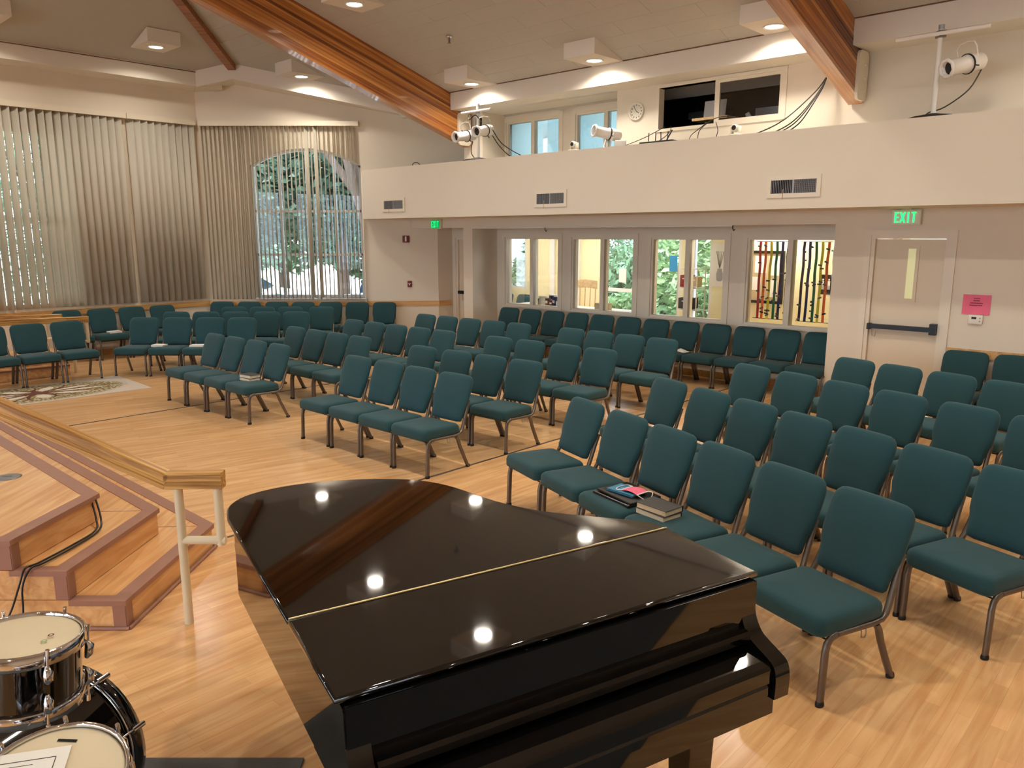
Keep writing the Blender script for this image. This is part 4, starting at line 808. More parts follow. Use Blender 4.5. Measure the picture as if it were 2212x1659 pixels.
# ================================================================ stage lights on the balcony ledge
ZL_ = 3.376
def spot(loc, aim, label=None, parent=None, yoke_up=True, scale=1.0, front='head_ring'):
    t = empty('stage_spotlight', loc, 0, label, 'stage light' if label else None, 'stage spotlights' if label else None)
    d = Vector(aim).normalized(); q = Vector((0, 0, 1)).rotation_difference(d).to_matrix().to_4x4(); S = Matrix.Scale(scale, 4); T = q @ S
    mb = MB(); mb.lathe([(0, -.20), (.05, -.20), (.075, -.17), (.082, -.06), (.085, -.02), (.072, 0), (.066, .16), (.074, .17), (.074, .20), (.062, .20), (.058, .16)], 20, M=T); mb.build('barrel', 'lamp_white', t)
    mb = MB(); mb.lathe([(0, .165), (.06, .165)], 20, M=T); mb.build('lens', 'leather', t)
    mb = MB(); mb.lathe([(.064, .19), (.088, .19), (.088, .215), (.064, .215), (.064, .19)], 8, M=T); mb.build('gel_frame', 'lamp_white', t)
    mb = MB(); mb.lathe([(.083, -.03), (.09, -.03), (.09, -.015), (.083, -.015)], 20, M=T); mb.tube([T @ Vector((0, .088, -.02)), T @ Vector((0, .13, -.02))], .008, 6); mb.tube([T @ Vector((0, -.088, -.02)), T @ Vector((0, -.13, -.02))], .008, 6); mb.build('focus_band', 'black', t)
    side = Vector((d.y, -d.x, 0)).normalized() * .105 * scale; up = Vector((0, 0, 1 if yoke_up else -1))
    mb = MB(); pts = [side * 1 + d * -.05, side * 1.02 + up * .16, side * .75 + up * .21, up * .225 + side * .0, -side * .75 + up * .21, -side * 1.02 + up * .16, -side + d * -.05]; mb.tube(pts, .009, 6, flat=.5); mb.build('yoke', 'lamp_white', t)
    return t
def light_stand(s, e, h, bar, label, tilt=0.0):
    c = wb(s, e, ZL_); t = empty('lighting_stand', c, 0, label, 'light stand', 'lighting stands on the balcony')
    mb = MB(); mb.lathe([(0, 0), (.27, 0), (.272, .012), (.22, .03), (.08, .055), (.03, .065), (0, .065)], 28); mb.build('base', 'dark', t)
    mb = MB(); mb.tube([(0, 0, .06), (tilt, 0, h)], .026, 12); mb.build('pole', 'lamp_white', t)
    a, b2, zb = bar; mb = MB(); d = wb(1, 0, 0); mb.tube([d * a + Vector((tilt, 0, zb)) - wb(0, .045, 0), d * b2 + Vector((tilt, 0, zb)) - wb(0, .045, 0)], .021, 12); mb.build('crossbar', 'lamp_white', t)
    mb = MB(); mb.box((tilt, 0, zb), (.07, .09, .07)); mb.build('clamp', 'steel', t)
    mb = MB(); mb.tube([(tilt, 0, h - .04), (tilt, 0, h + .005)], .03, 12); mb.build('end_cap', 'silver', t)
    return t
light_stand(2.60, 9.42, .95, (-.47, .43, .86), 'white lighting stand on a black disc base at the right of the balcony')
sp = spot(wb(2.34, 9.42, 3.90), wb(.22, -.36, -.10), 'white stage spotlight hanging from the right-hand lighting stand', scale=1.15)
mb = MB(); mb.tube(catmull([wb(2.22, 9.6, 3.88), wb(2.3, 9.5, 3.66), wb(2.5, 9.45, 3.50), wb(2.66, 9.47, 3.46), wb(2.72, 9.48, 3.40), wb(2.8, 9.6, 3.385)], 5), .007, 6); mb.build('cable', 'ink', label='grey cable hanging from the right-hand spotlight', cat='cable')
light_stand(9.56, 9.42, .92, (-.34, .34, .80), 'white lighting stand on a black disc base by the long beam')
spot(wb(9.80, 9.36, 3.80), wb(.02, -.45, -.07), 'left stage spotlight of the cluster below the long beam', scale=1.1)
spot(wb(9.36, 9.36, 3.85), wb(-.08, -.45, -.08), 'right stage spotlight of the cluster below the long beam', scale=1.1)
mb = MB(); mb.lathe([(0, 0), (.05, .0), (.055, .22), (.04, .26), (0, .26)], 12, c=wb(9.62, 9.5, 3.86)); mb.build('lamp_housing', 'dark', label='small dark lamp housing on the cluster stand', cat='stage light')
for i, pts in enumerate(([wb(9.72, 9.45, 3.72), wb(9.76, 9.45, 3.55), wb(9.72, 9.5, 3.44), wb(9.7, 9.6, 3.385)], [wb(9.3, 9.5, 3.78), wb(9.2, 9.55, 3.62), wb(9.05, 9.6, 3.47), wb(8.9, 9.65, 3.385)], [wb(9.32, 9.5, 3.9), wb(9.15, 9.55, 3.66), wb(8.9, 9.6, 3.5), wb(8.65, 9.65, 3.385)], [wb(9.75, 9.4, 4.2), wb(9.7, 9.35, 4.05), wb(9.58, 9.38, 4.12), wb(9.45, 9.38, 4.0)])):
    mb = MB(); mb.tube(catmull(pts, 6), .008, 6); mb.build('cable', 'black', label=['black cable at the left foot of the cluster stand', 'lower black cable drooping right of the cluster stand', 'upper black cable drooping right of the cluster stand', 'black cable looped round the cluster crossbar'][i], cat='cable')
sp3 = spot(wb(6.90, 9.42, 3.60), wb(.20, -.38, .06), 'white stage spotlight standing on the ledge left of the clock', yoke_up=False, scale=1.05)
rbox('yoke_foot', (.16, .10, .12), 'lamp_white', sp3, .01, 2, tuple(wb(-.16, .10, -.16)))
mb = MB(); mb.tube([wb(.0, 0, -.22), wb(0, 0, -.12)], .02, 8); mb.build('stem', 'lamp_white', sp3)
def ptz(s, e, label):
    t = empty('video_camera', wb(s, e, ZL_), A47 + pi / 2, label, 'camera', 'small white video cameras')
    rbox('base', (.13, .12, .028), 'whiteplastic', t, .008, 2, (0, 0, .02)); mb = MB(); mb.box((0, .05, .006), (.10, .04, .012)); mb.build('front_strip', 'black', t)
    for x in (-.05, .05): rbox('arm', (.022, .07, .10), 'whiteplastic', t, .008, 2, (x, -.005, .08))
    mb = MB(); mb.lathe([(0, -.045), (.04, -.04), (.045, 0), (.045, .04), (.036, .055), (.03, .055)], 18, M=Matrix.Rotation(R(-90), 4, 'X'), c=(0, 0, .105)); mb.build('head', 'whiteplastic', t)
    mb = MB(); mb.lathe([(0, .052), (.032, .054), (.032, .04)], 18, M=Matrix.Rotation(R(-90), 4, 'X'), c=(0, 0, .105)); mb.build('lens', 'black', t)
ptz(7.43, 9.32, 'small white video camera on the ledge left of the standing spotlight'); ptz(4.84, 9.32, 'small white video camera on the ledge below the booth window')
# cable bundle, router, loose things below the booth
for i, (a, b2, c_) in enumerate(((4.10, 4.33, 4.62), (4.06, 4.2, 4.36), (4.05, 4.17, 4.27), (4.04, 4.13, 4.17))):
    mb = MB(); mb.tube(catmull([wb(3.80, 10.12, 4.32), wb(4.0, 10.05, 4.12), wb(a, 9.95, 3.93), wb(b2, 9.8, 3.66), wb((b2 + c_) / 2, 9.6, 3.5), wb(c_, 9.35, 3.385)], 6), .008, 6)
    mb.build('cable', 'black', label=['leftmost black cable of the bundle falling from the right-hand beam', 'second black cable of the bundle from the right-hand beam', 'third black cable of the bundle from the right-hand beam', 'rightmost black cable of the bundle from the right-hand beam'][i], cat='cable', group='cables falling from the beam')
rt = empty('router', wb(5.95, 9.30, ZL_), A47, 'flat black router with upright antennas below the booth window', 'router'); rbox('body', (.18, .52, .03), 'black', rt, .006, 1, (0, 0, .016))
for y in (.2, .09, .0, -.1): mb = MB(); mb.tube([(.05, y, .03), (.05, y + random.uniform(-.01, .01), .16)], .007, 6); mb.build('antenna', 'black', rt)
mb = MB(); mb.tube([(.05, -.08, .03), (.05, -.17, .17)], .009, 6); mb.build('antenna', 'black', rt)
for i, pts in enumerate(([wb(5.75, 10.15, 3.72), wb(5.6, 9.9, 3.66), wb(5.62, 9.6, 3.5), wb(5.55, 9.4, 3.40)], [wb(5.3, 10.15, 3.76), wb(5.45, 9.9, 3.72), wb(5.5, 9.6, 3.55), wb(5.42, 9.4, 3.40)], [wb(5.55, 10.1, 3.70), wb(5.35, 9.8, 3.55), wb(5.2, 9.5, 3.44), wb(5.15, 9.4, 3.39)], [wb(6.3, 10.15, 3.72), wb(6.15, 9.9, 3.62), wb(6.05, 9.6, 3.5), wb(6.03, 9.35, 3.40)], [wb(6.4, 10.15, 3.72), wb(6.5, 9.8, 3.55), wb(6.65, 9.5, 3.42), wb(6.75, 9.4, 3.39)])):
    mb = MB(); mb.tube(catmull(pts, 6), .0055, 6); mb.build('cable', 'black', label='black cable %s below the booth window' % ['hanging under the laptop', 'looping beside the sliding sash', 'trailing to the ledge camera', 'dropping to the router', 'trailing left towards the clock'][i], cat='cable', group='cables below the booth')
mb = MB(); mb.tube(catmull([wb(11.15, 9.3, 3.38), wb(11.08, 9.28, 3.43), wb(10.98, 9.28, 3.44), wb(10.9, 9.3, 3.38)], 6), .007, 6); mb.build('cable', 'black', label='small black cable loop at the left end of the ledge', cat='cable')
# booth contents
lp = empty('laptop', wb(5.72, 10.40, 3.80), A47 + pi / 2, 'open silver laptop on a wooden shelf in the control booth', 'laptop')
mb = MB(); mb.box((0, -.11, .006), (.34, .23, .012)); mb.build('base', 'silver', lp); mb = MB(); mb.box((0, .03, .125), (.34, .007, .235), Matrix.Rotation(R(8), 3, 'X')); mb.build('screen', 'silver', lp)
mb = MB(); mb.lathe([(0, 0), (.012, 0), (.012, .001), (0, .001)], 14, M=Matrix.Rotation(R(-90), 4, 'X'), c=(0, .035, .12)); mb.box((.003, .0355, .137), (.004, .001, .008)); mb.build('lid_mark', 'dark', lp)
wbox('shelf_board', 5.45, 6.0, 10.22, 10.75, 3.765, 3.80, 'palewood', label='pale wooden shelf under the laptop', cat='shelf')
cb = empty('cupboard', wb(5.05, 11.5, 3.36), A47 + pi / 2, 'grey cupboard with double doors inside the control booth', 'cupboard')
for x in (-.26, .26): mb = MB(); mb.box((x, 0, .33), (.51, .4, .66)); dd_ = mb.build('door', 'silver', cb); mb = MB(); mb.lathe([(0, 0), (.015, .004), (.018, .02), (0, .03)], 10, M=Matrix.Rotation(R(-90), 4, 'X'), c=(x * .12, .2, .42)); mb.build('knob', 'chrome', dd_)
lpb = empty('desk_lamp', wb(5.42, 10.75, 3.36), 0, 'small white desk lamp inside the control booth', 'lamp'); mb = MB(); mb.tube([(0, 0, 0), (.03, .02, .36), (0, 0, .52)], .008, 6); mb.build('arm', 'dark', lpb); mb = MB(); mb.lathe([(0, 0), (.03, 0), (.045, .13), (.042, .13), (0, .02)], 16, M=Matrix.Rotation(R(150), 4, 'Y'), c=(0, 0, .52)); mb.build('shade', 'white', lpb)
rk = empty('equipment_rack', wb(6.25, 11.2, 3.36), A47 + pi / 2, 'dark equipment rack with binders inside the control booth', 'rack')
for i in range(6): mb = MB(); mb.box((-.18 + .075 * i, 0, .27), (.06, .25, .3)); mb.build('binder', 'ribbed' if i % 2 else 'dark', rk)
mb = MB(); mb.box((0, 0, .05), (.6, .3, .1)); mb.box((0, 0, .62), (.6, .3, .1)); mb.build('unit', 'dark', rk)
# ================================================================ drum kit
def drum(t, r, h, T, shell='drumshell', lugs=6, bottom=True, lug_h=.055):
    mb = MB(); mb.lathe([(r, -h), (r, 0)], 40, M=T); mb.build('shell', shell, t)
    mb = MB(); mb.lathe([(0, .004), (r * .94, .004), (r * .985, .002), (r, -.004)], 40, M=T); mb.build('drumhead', 'head', t)
    def hoop(z, sg): mb = MB(); mb.lathe([(r * 1.0, z - sg * .03), (r + .008, z - sg * .034), (r + .013, z - sg * .03), (r + .010, z - sg * .012), (r + .010, z + sg * .008), (r + .003, z + sg * .011), (r - .001, z + sg * .006), (r * 1.0, z - sg * .03)], 40, M=T); return mb.build('hoop', 'chrome', t)
    hoop(.004, 1)
    if bottom: hoop(-h, -1)
    for k in range(lugs):
        a = 2 * pi * (k + .35) / lugs; p = lambda rr, z: T @ Vector((rr * cos(a), rr * sin(a), z))
        for sg in ((1, -1) if bottom else (1,)):
            zc = -lug_h if sg > 0 else -h + lug_h
            mb = MB(); mb.tube([p(r + .012, zc - .028), p(r + .02, zc - .012), p(r + .021, zc + .012), p(r + .012, zc + .028)], [.006, .014, .014, .006], 8); lg = mb.build('lug', 'chrome', t)
            mb = MB(); zr0 = .012 if sg > 0 else -h - .012; mb.tube([p(r + .017, zc), p(r + .017, zr0)], .0035, 6); mb.tube([p(r + .017, zr0 - sg * .006), p(r + .017, zr0 + sg * .014)], .006, 6); mb.build('tension_rod', 'chrome', lg)
tm = empty('tom_drum', (-1.475, 2.14, .955), 0, 'black tom drum with cream head and chrome hoops at the lower left', 'drum'); T = Matrix.Rotation(R(4), 4, 'Y') @ Matrix.Rotation(R(-3), 4, 'X')
drum(tm, .153, .20, T)
mb = MB(); mb.box((-.03, -.055, .0048), (.055, .055, .001)); mb.build('damper_pad', 'silver', tm); mb = MB(); mb.lathe([(0, .0056), (.012, .0056)], 12, c=(-.03, -.055, 0)); mb.build('damper_dot', 'grill', tm)
for x, y, m_ in ((.075, .01, 'redsign'), (.075, -.025, 'leaf_light')): mb = MB(); mb.lathe([(.005, .0052), (.009, .0052)], 12, c=(x, y, 0)); mb.build('badge', m_, tm)
mb = MB(); mb.tube([(-.16, .02, -.12), (-.24, .05, -.2), (-.25, .06, -.5)], .012, 8); mb.build('tom_arm', 'chrome', tm)
bd = empty('bass_drum', (-1.70, 2.44, .285), 0, 'black bass drum with black hoops behind the tom', 'drum'); axis = Vector((cos(R(72)), sin(R(72)), 0)); q = Vector((0, 0, 1)).rotation_difference(axis).to_matrix().to_4x4()
br = .255; mb = MB(); mb.lathe([(br, -.22), (br, .20)], 48, M=q); mb.build('shell', 'drumshell', bd)
for z in (-.22, .20):
    mb = MB(); mb.lathe([(br - .004, z - .02), (br + .024, z - .02), (br + .026, z), (br + .024, z + .02), (br - .004, z + .02), (br - .004, z - .02)], 48, M=q); hp_ = mb.build('hoop', 'drumshell', bd)
    mb = MB(); mb.lathe([(br + .004, z - .026), (br + .014, z - .028), (br + .014, z - .021), (br + .004, z - .021)], 48, M=q); mb.build('hoop_band', 'chrome', hp_)
    mb = MB(); mb.lathe([(0, z), (br, z)], 48, M=q); mb.build('drumhead', 'drumshell', bd)
for k in range(8):
    a = 2 * pi * (k + .2) / 8; p = lambda rr, z: q @ Vector((rr * cos(a), rr * sin(a), z))
    mb = MB(); mb.tube([p(br + .008, .04), p(br + .018, .06), p(br + .018, .08), p(br + .008, .10)], [.006, .014, .014, .006], 8); lg = mb.build('lug', 'chrome', bd)
    mb = MB(); mb.tube([p(br + .018, .08), p(br + .03, .19)], .004, 6); mb.tube([p(br + .032, .175), p(br + .034, .225)], .011, 8); mb.build('claw', 'chrome', lg)
for sx in (-1, 1):
    mb = MB(); a_ = axis * -.0 + Vector((-axis.y, axis.x, 0)) * sx * .24; mb.tube([a_ + axis * .1 + Vector((0, 0, -.1)), a_ * 1.5 + axis * .25 + Vector((0, 0, -.277))], .008, 8); mb.build('spur', 'chrome', bd)
sn = empty('snare_drum', (-1.16, 1.70, .80), 0, 'snare drum with a cream head and a printed sheet on it', 'drum'); T = Matrix.Rotation(R(13), 4, 'X') @ Matrix.Rotation(R(3), 4, 'Y')
drum(sn, .178, .14, T, 'drumshell', 8)
mb = MB(); mb.box((0, 0, .0055), (.05, .008, .001)); o_ = mb.build('brand_mark', 'black', sn); o_.data.transform(Matrix.Translation((-.02, .13, 0))); o_.data.transform(T)
mb = MB(); mb.tube([(.0, -.02, -.20), (0, -.02, -.78)], .012, 8); mb.tube([(0, -.02, -.4), (.25, .05, -.795)], .009, 6); mb.tube([(0, -.02, -.4), (-.22, .12, -.795)], .009, 6); mb.tube([(0, -.02, -.4), (-.02, -.25, -.795)], .009, 6)
for k in range(3): a = 2 * pi * k / 3 + .4; mb.tube([(0, -.02, -.2), (.15 * cos(a), .15 * sin(a), -.19), T @ Vector((.19 * cos(a), .19 * sin(a), -.13))], .007, 6)
mb.build('stand', 'chrome', sn)
ps_ = empty('sheet_paper', (-1.16, 1.70, .80), 0, 'white printed sheet lying on the snare drum', 'paper'); Tp = T @ Matrix.Translation((-.085, .005, .008)) @ Matrix.Rotation(R(14), 4, 'Z')
mb = MB(); mb.box((0, 0, 0), (.22, .17, .001)); o_ = mb.build('sheet', 'paper', ps_); o_.data.transform(Tp)
mb = MB(); 
for c_, d_ in (((0, .055, .001), (.16, .0018, .0006)), ((.08, .01, .001), (.0018, .09, .0006)), ((-.02, .04, .001), (.10, .0012, .0006)), ((-.02, .02, .001), (.10, .0012, .0006))): mb.box(c_, d_)
o_ = mb.build('print', 'ink', ps_); o_.data.transform(Tp)
wbm = MB(); wbm.prism([(-2.3, .9), (-.868, .9), (-.868, 2.858), (-2.3, 2.858)], .0005, .012); wbm.build('drum_mat', 'mat_grey', label='grey carpet mat under the drum kit', cat='mat')
# ================================================================ rooms behind the interior windows
EW = 13.2
ow = empty('wall_office', wb(7, EW, 0), label='pale yellow office walls seen through the interior windows', kind='structure')
def op(s0, s1, e0, e1_, z0, z1, m='wall_yellow', nm='panel'):
    o = wbox(nm, s0, s1, e0, e1_, z0, z1, m); o.location = o.location - ow.location; o.parent = ow
OPEN = [(11.85, 13.2, .95, 2.4), (7.85, 9.72, 0.05, 2.4), (7.18, 7.62, 0.05, 2.4)]
op(13.2, 14.5, EW, EW + .15, 0, 2.6); op(11.85, 13.2, EW, EW + .15, 0, .95); op(9.72, 11.85, EW, EW + .15, 0, 2.6); op(7.62, 7.85, EW, EW + .15, 0, 2.6); op(3.2, 7.18, EW, EW + .15, 0, 2.6)
op(7.18, 14.5, EW, EW + .15, 2.4, 2.6)
op(14.4, 14.5, 10.9, EW, 0, 2.6); op(3.1, 3.2, 10.8, EW, 0, 2.6); op(5.98, 6.06, 11.9, EW, 0, 2.6)
for s in (11.05, 10.35): op(s - .06, s + .06, EW - .06, EW, 0, 2.6, 'white', 'pilaster')
oc = wbox('ceiling', 3.1, 14.5, 10.8, EW + .15, 2.6, 2.66, 'white', label='white office ceiling behind the interior windows', kind='structure')
def oglass(name, s0, s1, z0, z1, label, mid=None, door=False):
    wn = empty(name, wb((s0 + s1) / 2, EW, z0), label=label, kind='structure')
    def bx(nm, a, b2, c, d, m, ee): o = wbox(nm, a, b2, EW + ee[0], EW + ee[1], c, d, m); o.location = o.location - wn.location; o.parent = wn
    f = .055
    bx('frame', s0, s0 + f, z0, z1, 'white', (0, .1)); bx('frame', s1 - f, s1, z0, z1, 'white', (0, .1)); bx('frame', s0 + f, s1 - f, z1 - f, z1, 'white', (0, .1)); bx('frame', s0 + f, s1 - f, z0, z0 + f, 'white', (0, .1))
    cuts = [s0 + f] + ([mid] if mid else []) + [s1 - f]
    for i in range(len(cuts) - 1):
        a, b2 = cuts[i] + (.03 if i else 0), cuts[i + 1] - (.03 if i < len(cuts) - 2 else 0); bx('pane', a, b2, z0 + f, z1 - f, 'glass', (.05, .056))
    if mid: bx('mullion', mid - .03, mid + .03, z0 + f, z1 - f, 'white', (0, .1))
    if door: bx('push_bar', mid + .1 if mid else s0 + .1, s1 - .1, 1.02, 1.09, 'white', (-.06, -.01)); bx('lock', (mid or s0) - .02, (mid or s0) + .03, 1.0, 1.1, 'black', (-.02, 0))
oglass('window_11', 11.85, 13.2, .95, 2.4, 'office window with trees and a fence outside')
oglass('window_12', 7.85, 9.72, .05, 2.4, 'glazed white entrance door and side light behind the office windows', 8.75, True)
oglass('window_13', 7.18, 7.62, .05, 2.4, 'slim glazed side light behind the third interior window')
# office lights; the glowing bar is added to brighten the ribbon window top
ol_ = empty('glow_bar', wb(5.6, 11.45, 2.16), A47, 'glowing bar added to brighten the top of the ribbon window', 'lamp')
mb = MB(); mb.box((0, 0, .03), (.12, 1.2, .04)); mb.build('body', 'white', ol_); mb = MB(); mb.box((0, 0, 0), (.10, 1.16, .02)); mb.build('tube', 'tube_lamp', ol_)
for s, e, en, sz in ((5.2, 11.6, 26, .9), (9.3, 12.0, 30, 1.2), (11.6, 11.9, 22, 1.0)):
    c = wb(s, e, 2.58); t = empty('ceiling_panel_light', c, A47, 'flat ceiling panel light in the office near %s' % {5.2: 'the ribbons', 9.3: 'the entrance door', 11.6: 'the alcove end'}[s], 'lamp')
    mb = MB(); mb.box((0, 0, .005), (.6, sz, .02)); mb.build('diffuser', 'tube_lamp', t)
    ld = bpy.data.lights.new('panel', 'AREA'); ld.shape = 'RECTANGLE'; ld.size = .6; ld.size_y = sz; ld.energy = en; ld.color = (1, .95, .86); lo_ = bpy.data.objects.new('panel', ld); COL.objects.link(lo_); lo_.parent = t; lo_.location = (0, 0, -.02)
# desk and things on it behind window 1 and 2
dk = wbox('desk', 7.3, 10.1, 10.82, 11.35, .83, .87, 'white', label='long white counter behind the first two interior windows', cat='desk')
def cup(s, e, label, n=6):
    t = empty('pen_cup', wb(s, e, .871), random.random() * 6, label, 'cup', 'pen cups on the counter'); mb = MB(); mb.lathe([(0, 0), (.04, 0), (.044, .10), (.041, .10), (.037, .005), (0, .005)], 16); mb.build('cup', 'white', t)
    for i in range(n):
        a = i * 2.4; mb = MB(); mb.tube([(.015 * cos(a), .015 * sin(a), .01), (.045 * cos(a), .045 * sin(a), .19 + .02 * (i % 3))], .0045, 5); mb.build('pen', ('dark', 'leather', 'redsign', 'rib_blue')[i % 4], t)
cup(9.05, 10.95, 'white pen cup on the counter beside the blue box'); cup(8.88, 10.95, 'white pen cup nearest the window edge')
for s, m_, h, lb_ in ((9.32, 'darkwood', .14, 'small brown box on the counter'), (9.22, 'redsign', .10, 'small dark red box on the counter'), (9.15, 'rib_blue', .17, 'blue and white carton on the counter')):
    t = empty('carton', wb(s, 10.98, .871), A47, lb_, 'box', 'cartons on the counter'); rbox('body', (.09, .07, h), m_, t, .004, 1, (0, 0, h / 2)); mb = MB(); mb.box((-.0465, 0, h * .5), (.002, .05, h * .3)); mb.build('label_patch', 'paper', t)
t = empty('card_holder', wb(9.3, 11.1, .871), A47, 'pale card holder behind the small boxes', 'box'); rbox('body', (.08, .16, .20), 'paper', t, .004, 1, (0, 0, .1)); mb = MB(); mb.box((-.042, 0, .15), (.002, .12, .06)); mb.build('card', 'rib_blue', t)
t = empty('tablet', wb(9.62, 10.95, .871), A47 + .3, 'small framed photo stand on the counter by the alcove', 'frame'); mb = MB(); mb.box((0, 0, .06), (.012, .15, .12)); mb.build('panel', 'dark', t); mb = MB(); mb.box((-.008, 0, .06), (.004, .16, .006)); mb.build('edge', 'silver', t)
t = empty('tablet', wb(9.50, 11.05, .871), A47 + .2, 'pale yellow card stand on the counter', 'frame'); mb = MB(); mb.box((0, 0, .08), (.012, .19, .16)); mb.build('panel', 'exitwhite', t); mb = MB(); mb.box((-.02, 0, .004), (.05, .19, .006)); mb.build('foot', 'white', t)
t = empty('tissue_box', wb(8.05, 10.98, .871), A47 + .15, 'tan cardboard box on the counter before the rocking chair', 'box'); rbox('body', (.16, .26, .12), 'boxtan', t, .004, 1, (0, 0, .06)); mb = MB(); mb.box((-.081, 0, .06), (.002, .02, .012)); mb.build('slot', 'ink', t)
# two green waiting chairs seen low through the first pane
for i, s in enumerate((12.2, 11.6)):
    c = copy_tree(chair0); p = wb(s, 12.55); c.location = (p.x, p.y, 0); c.rotation_euler = (0, 0, R(-43)); tag(c, 'dark green padded chair in the office, %s behind the first interior window' % ('left' if i == 0 else 'right'), 'chair', 'office chairs')
# rocking chair
rc = empty('rocking_chair', wb(9.35, 12.05, 0), A47 + R(25), 'pale wooden rocking chair behind the second interior window', 'chair')
mb = MB(); mb.box((0, 0, .43), (.46, .48, .035)); mb.build('seat', 'palewood', rc)
pts = [(.27, y, 1.20 + .02 * cos(y * 9)) for y in (-.24, -.12, 0, .12, .24)]; mb = MB()
for i in range(4): a, b2 = Vector(pts[i]), Vector(pts[i + 1]); mb.hexa([a + Vector((-.015, 0, -.08)), a + Vector((.015, 0, -.08)), b2 + Vector((.015, 0, -.08)), b2 + Vector((-.015, 0, -.08)), a + Vector((-.015, 0, .08)), a + Vector((.015, 0, .08)), b2 + Vector((.015, 0, .08)), b2 + Vector((-.015, 0, .08))])
mb.build('crest_rail', 'palewood', rc)
for y in (-.2, -.1, 0, .1, .2): mb = MB(); mb.tube([(.20, y, .44), (.27, y * 1.05, 1.14)], .010, 6); mb.build('spindle', 'palewood', rc)
for sy in (-1, 1):
    mb = MB(); mb.tube(catmull([(-.4, .2 * sy, .05), (-.1, .2 * sy, .015), (.2, .2 * sy, .02), (.5, .2 * sy, .09)], 5), .016, 8); mb.build('rocker', 'palewood', rc)
    for x in (-.18, .18): mb = MB(); mb.tube([(x, .2 * sy, .42), (x * 1.1, .2 * sy, .02)], .016, 8); mb.build('leg', 'palewood', rc)
# papers, posters
def flat(name, s, e, z, wd, h, m, label, cat, rz=A47 + pi / 2, th=.006):
    t = empty(name, wb(s, e, z), rz, label, cat); mb = MB(); mb.box((0, th / 2, 0), (wd, th, h)); mb.build('sheet', m, t); return t
flat('door_sign', 8.02, EW - .0, 1.62, .17, .30, 'cyan_sheet', 'bright blue sheet taped to the glass entrance door', 'sign')
fl = flat('door_sign', 9.2, EW, 1.35, .18, .28, 'paper', 'white paper sign taped to the glass side light', 'sign')
fl = flat('door_sign', 9.12, EW, 2.2, .30, .24, 'paper', 'white notice with grey lines high on the side light', 'sign')
for i in range(5): mb = MB(); mb.box((0, .008, .08 - .03 * i), (.24, .002, .008)); mb.build('print_line', 'silver', fl)
pic = flat('framed_picture', 7.02, EW, 1.62, .30, .80, 'paper', 'white picture of a vase on the yellow wall', 'picture', th=.02)
mb = MB(); mb.lathe([(.03, 0), (.06, .02), (.07, .14), (.045, .2), (.05, .23)], 14, c=(0, .0, -.3)); o_ = mb.build('vase_print', 'silver', pic); o_.scale = (1, .12, 1); o_.location = (0, .022, 0)
mb = MB()
for a in (-.35, -.15, .05, .25, .4): mb.tube([(0, .022, -.07), (sin(a) * .12, .022, .1), (sin(a) * .2, .022, .25)], .004, 4)
mb.build('twig_print', 'grill', pic)
sw = flat('wall_switch', 6.85, EW, 1.15, .05, .12, 'black', 'small black wall plate below the vase picture', 'switch')
# red cart shelf
sh = empty('wire_rack', wb(7.35, 12.75, 0), A47 + pi / 2, 'white wire rack holding a red tote behind the third interior window', 'rack')
for x in (-.2, .2):
    for y in (-.15, .15): mb = MB(); mb.tube([(x, y, 0), (x, y, 1.6)], .010, 6); mb.build('post', 'white', sh)
for z in (.35, .8, 1.2, 1.55): mb = MB(); mb.box((0, 0, z), (.42, .32, .012)); mb.build('shelf', 'white', sh)
for x, y, z, d, m_, lb_ in ((.08, 0, 1.33, (.2, .22, .22), 'red', 'red tote on the white wire rack'), (-.1, 0, 1.32, (.14, .2, .18), 'boxtan', 'tan box beside the red tote'), (0, 0, .47, (.3, .2, .2), 'dark', 'dark box on the lower rack shelf'), (.05, 0, .92, (.3, .22, .2), 'ribbed', 'dark basket on the middle rack shelf')):
    p = sh.location + Vector((x * -sin(A47), x * cos(A47), z)); t = empty('storage_box', p, A47 + pi / 2, lb_, 'box'); rbox('body', d, m_, t, .01, 2); mb = MB(); mb.box((0, d[1] / 2, d[2] * .2), (d[0] * .5, .004, .02)); mb.build('label_strip', 'paper', t)
# bulletin board and restroom sign behind the ribbons
bo = empty('bulletin_board', wb(6.0, EW - .0, 1.52), A47 + pi / 2, 'black framed bulletin board with papers behind the ribbons', 'board')
bo.location = wb(5.52, 11.88, 1.50); bo.scale = (.66, 1, .9)
for cx, cz, a, b2 in ((0, .44, .95, .05), (0, -.44, .95, .05), (-.45, 0, .05, .83), (.45, 0, .05, .83)): mb = MB(); mb.box((cx, .02, cz), (a, .03, b2)); mb.build('frame', 'black', bo)
mb = MB(); mb.box((0, .006, 0), (.85, .01, .83)); mb.build('backing', 'boxtan', bo)
for cx, cz, a, b2 in ((-.22, .2, .26, .34), (.12, .22, .3, .3), (.22, -.12, .22, .24), (-.2, -.2, .24, .3)): mb = MB(); mb.box((cx, .014, cz), (a, .003, b2)); mb.build('paper', 'paper', bo)
op(5.3, 6.15, 11.9, 11.95, 0, 2.6)
rs = flat('restroom_sign', 4.55, 11.9, 1.42, .20, .30, 'black', 'black restroom sign with two white figures', 'sign')
op(3.2, 5.3, 11.9, 11.95, 0, 2.6)
for x in (-.045, .045):
    mb = MB(); mb.lathe([(0, .0), (.014, 0)], 10, M=Matrix.Rotation(R(-90), 4, 'X'), c=(x, .009, .075)); mb.box((x, .008, .02), (.036 if x < 0 else .028, .003, .07)); mb.box((x - .009, .008, -.04), (.010, .003, .07)); mb.box((x + .009, .008, -.04), (.010, .003, .07)); mb.build('figure', 'white', rs)
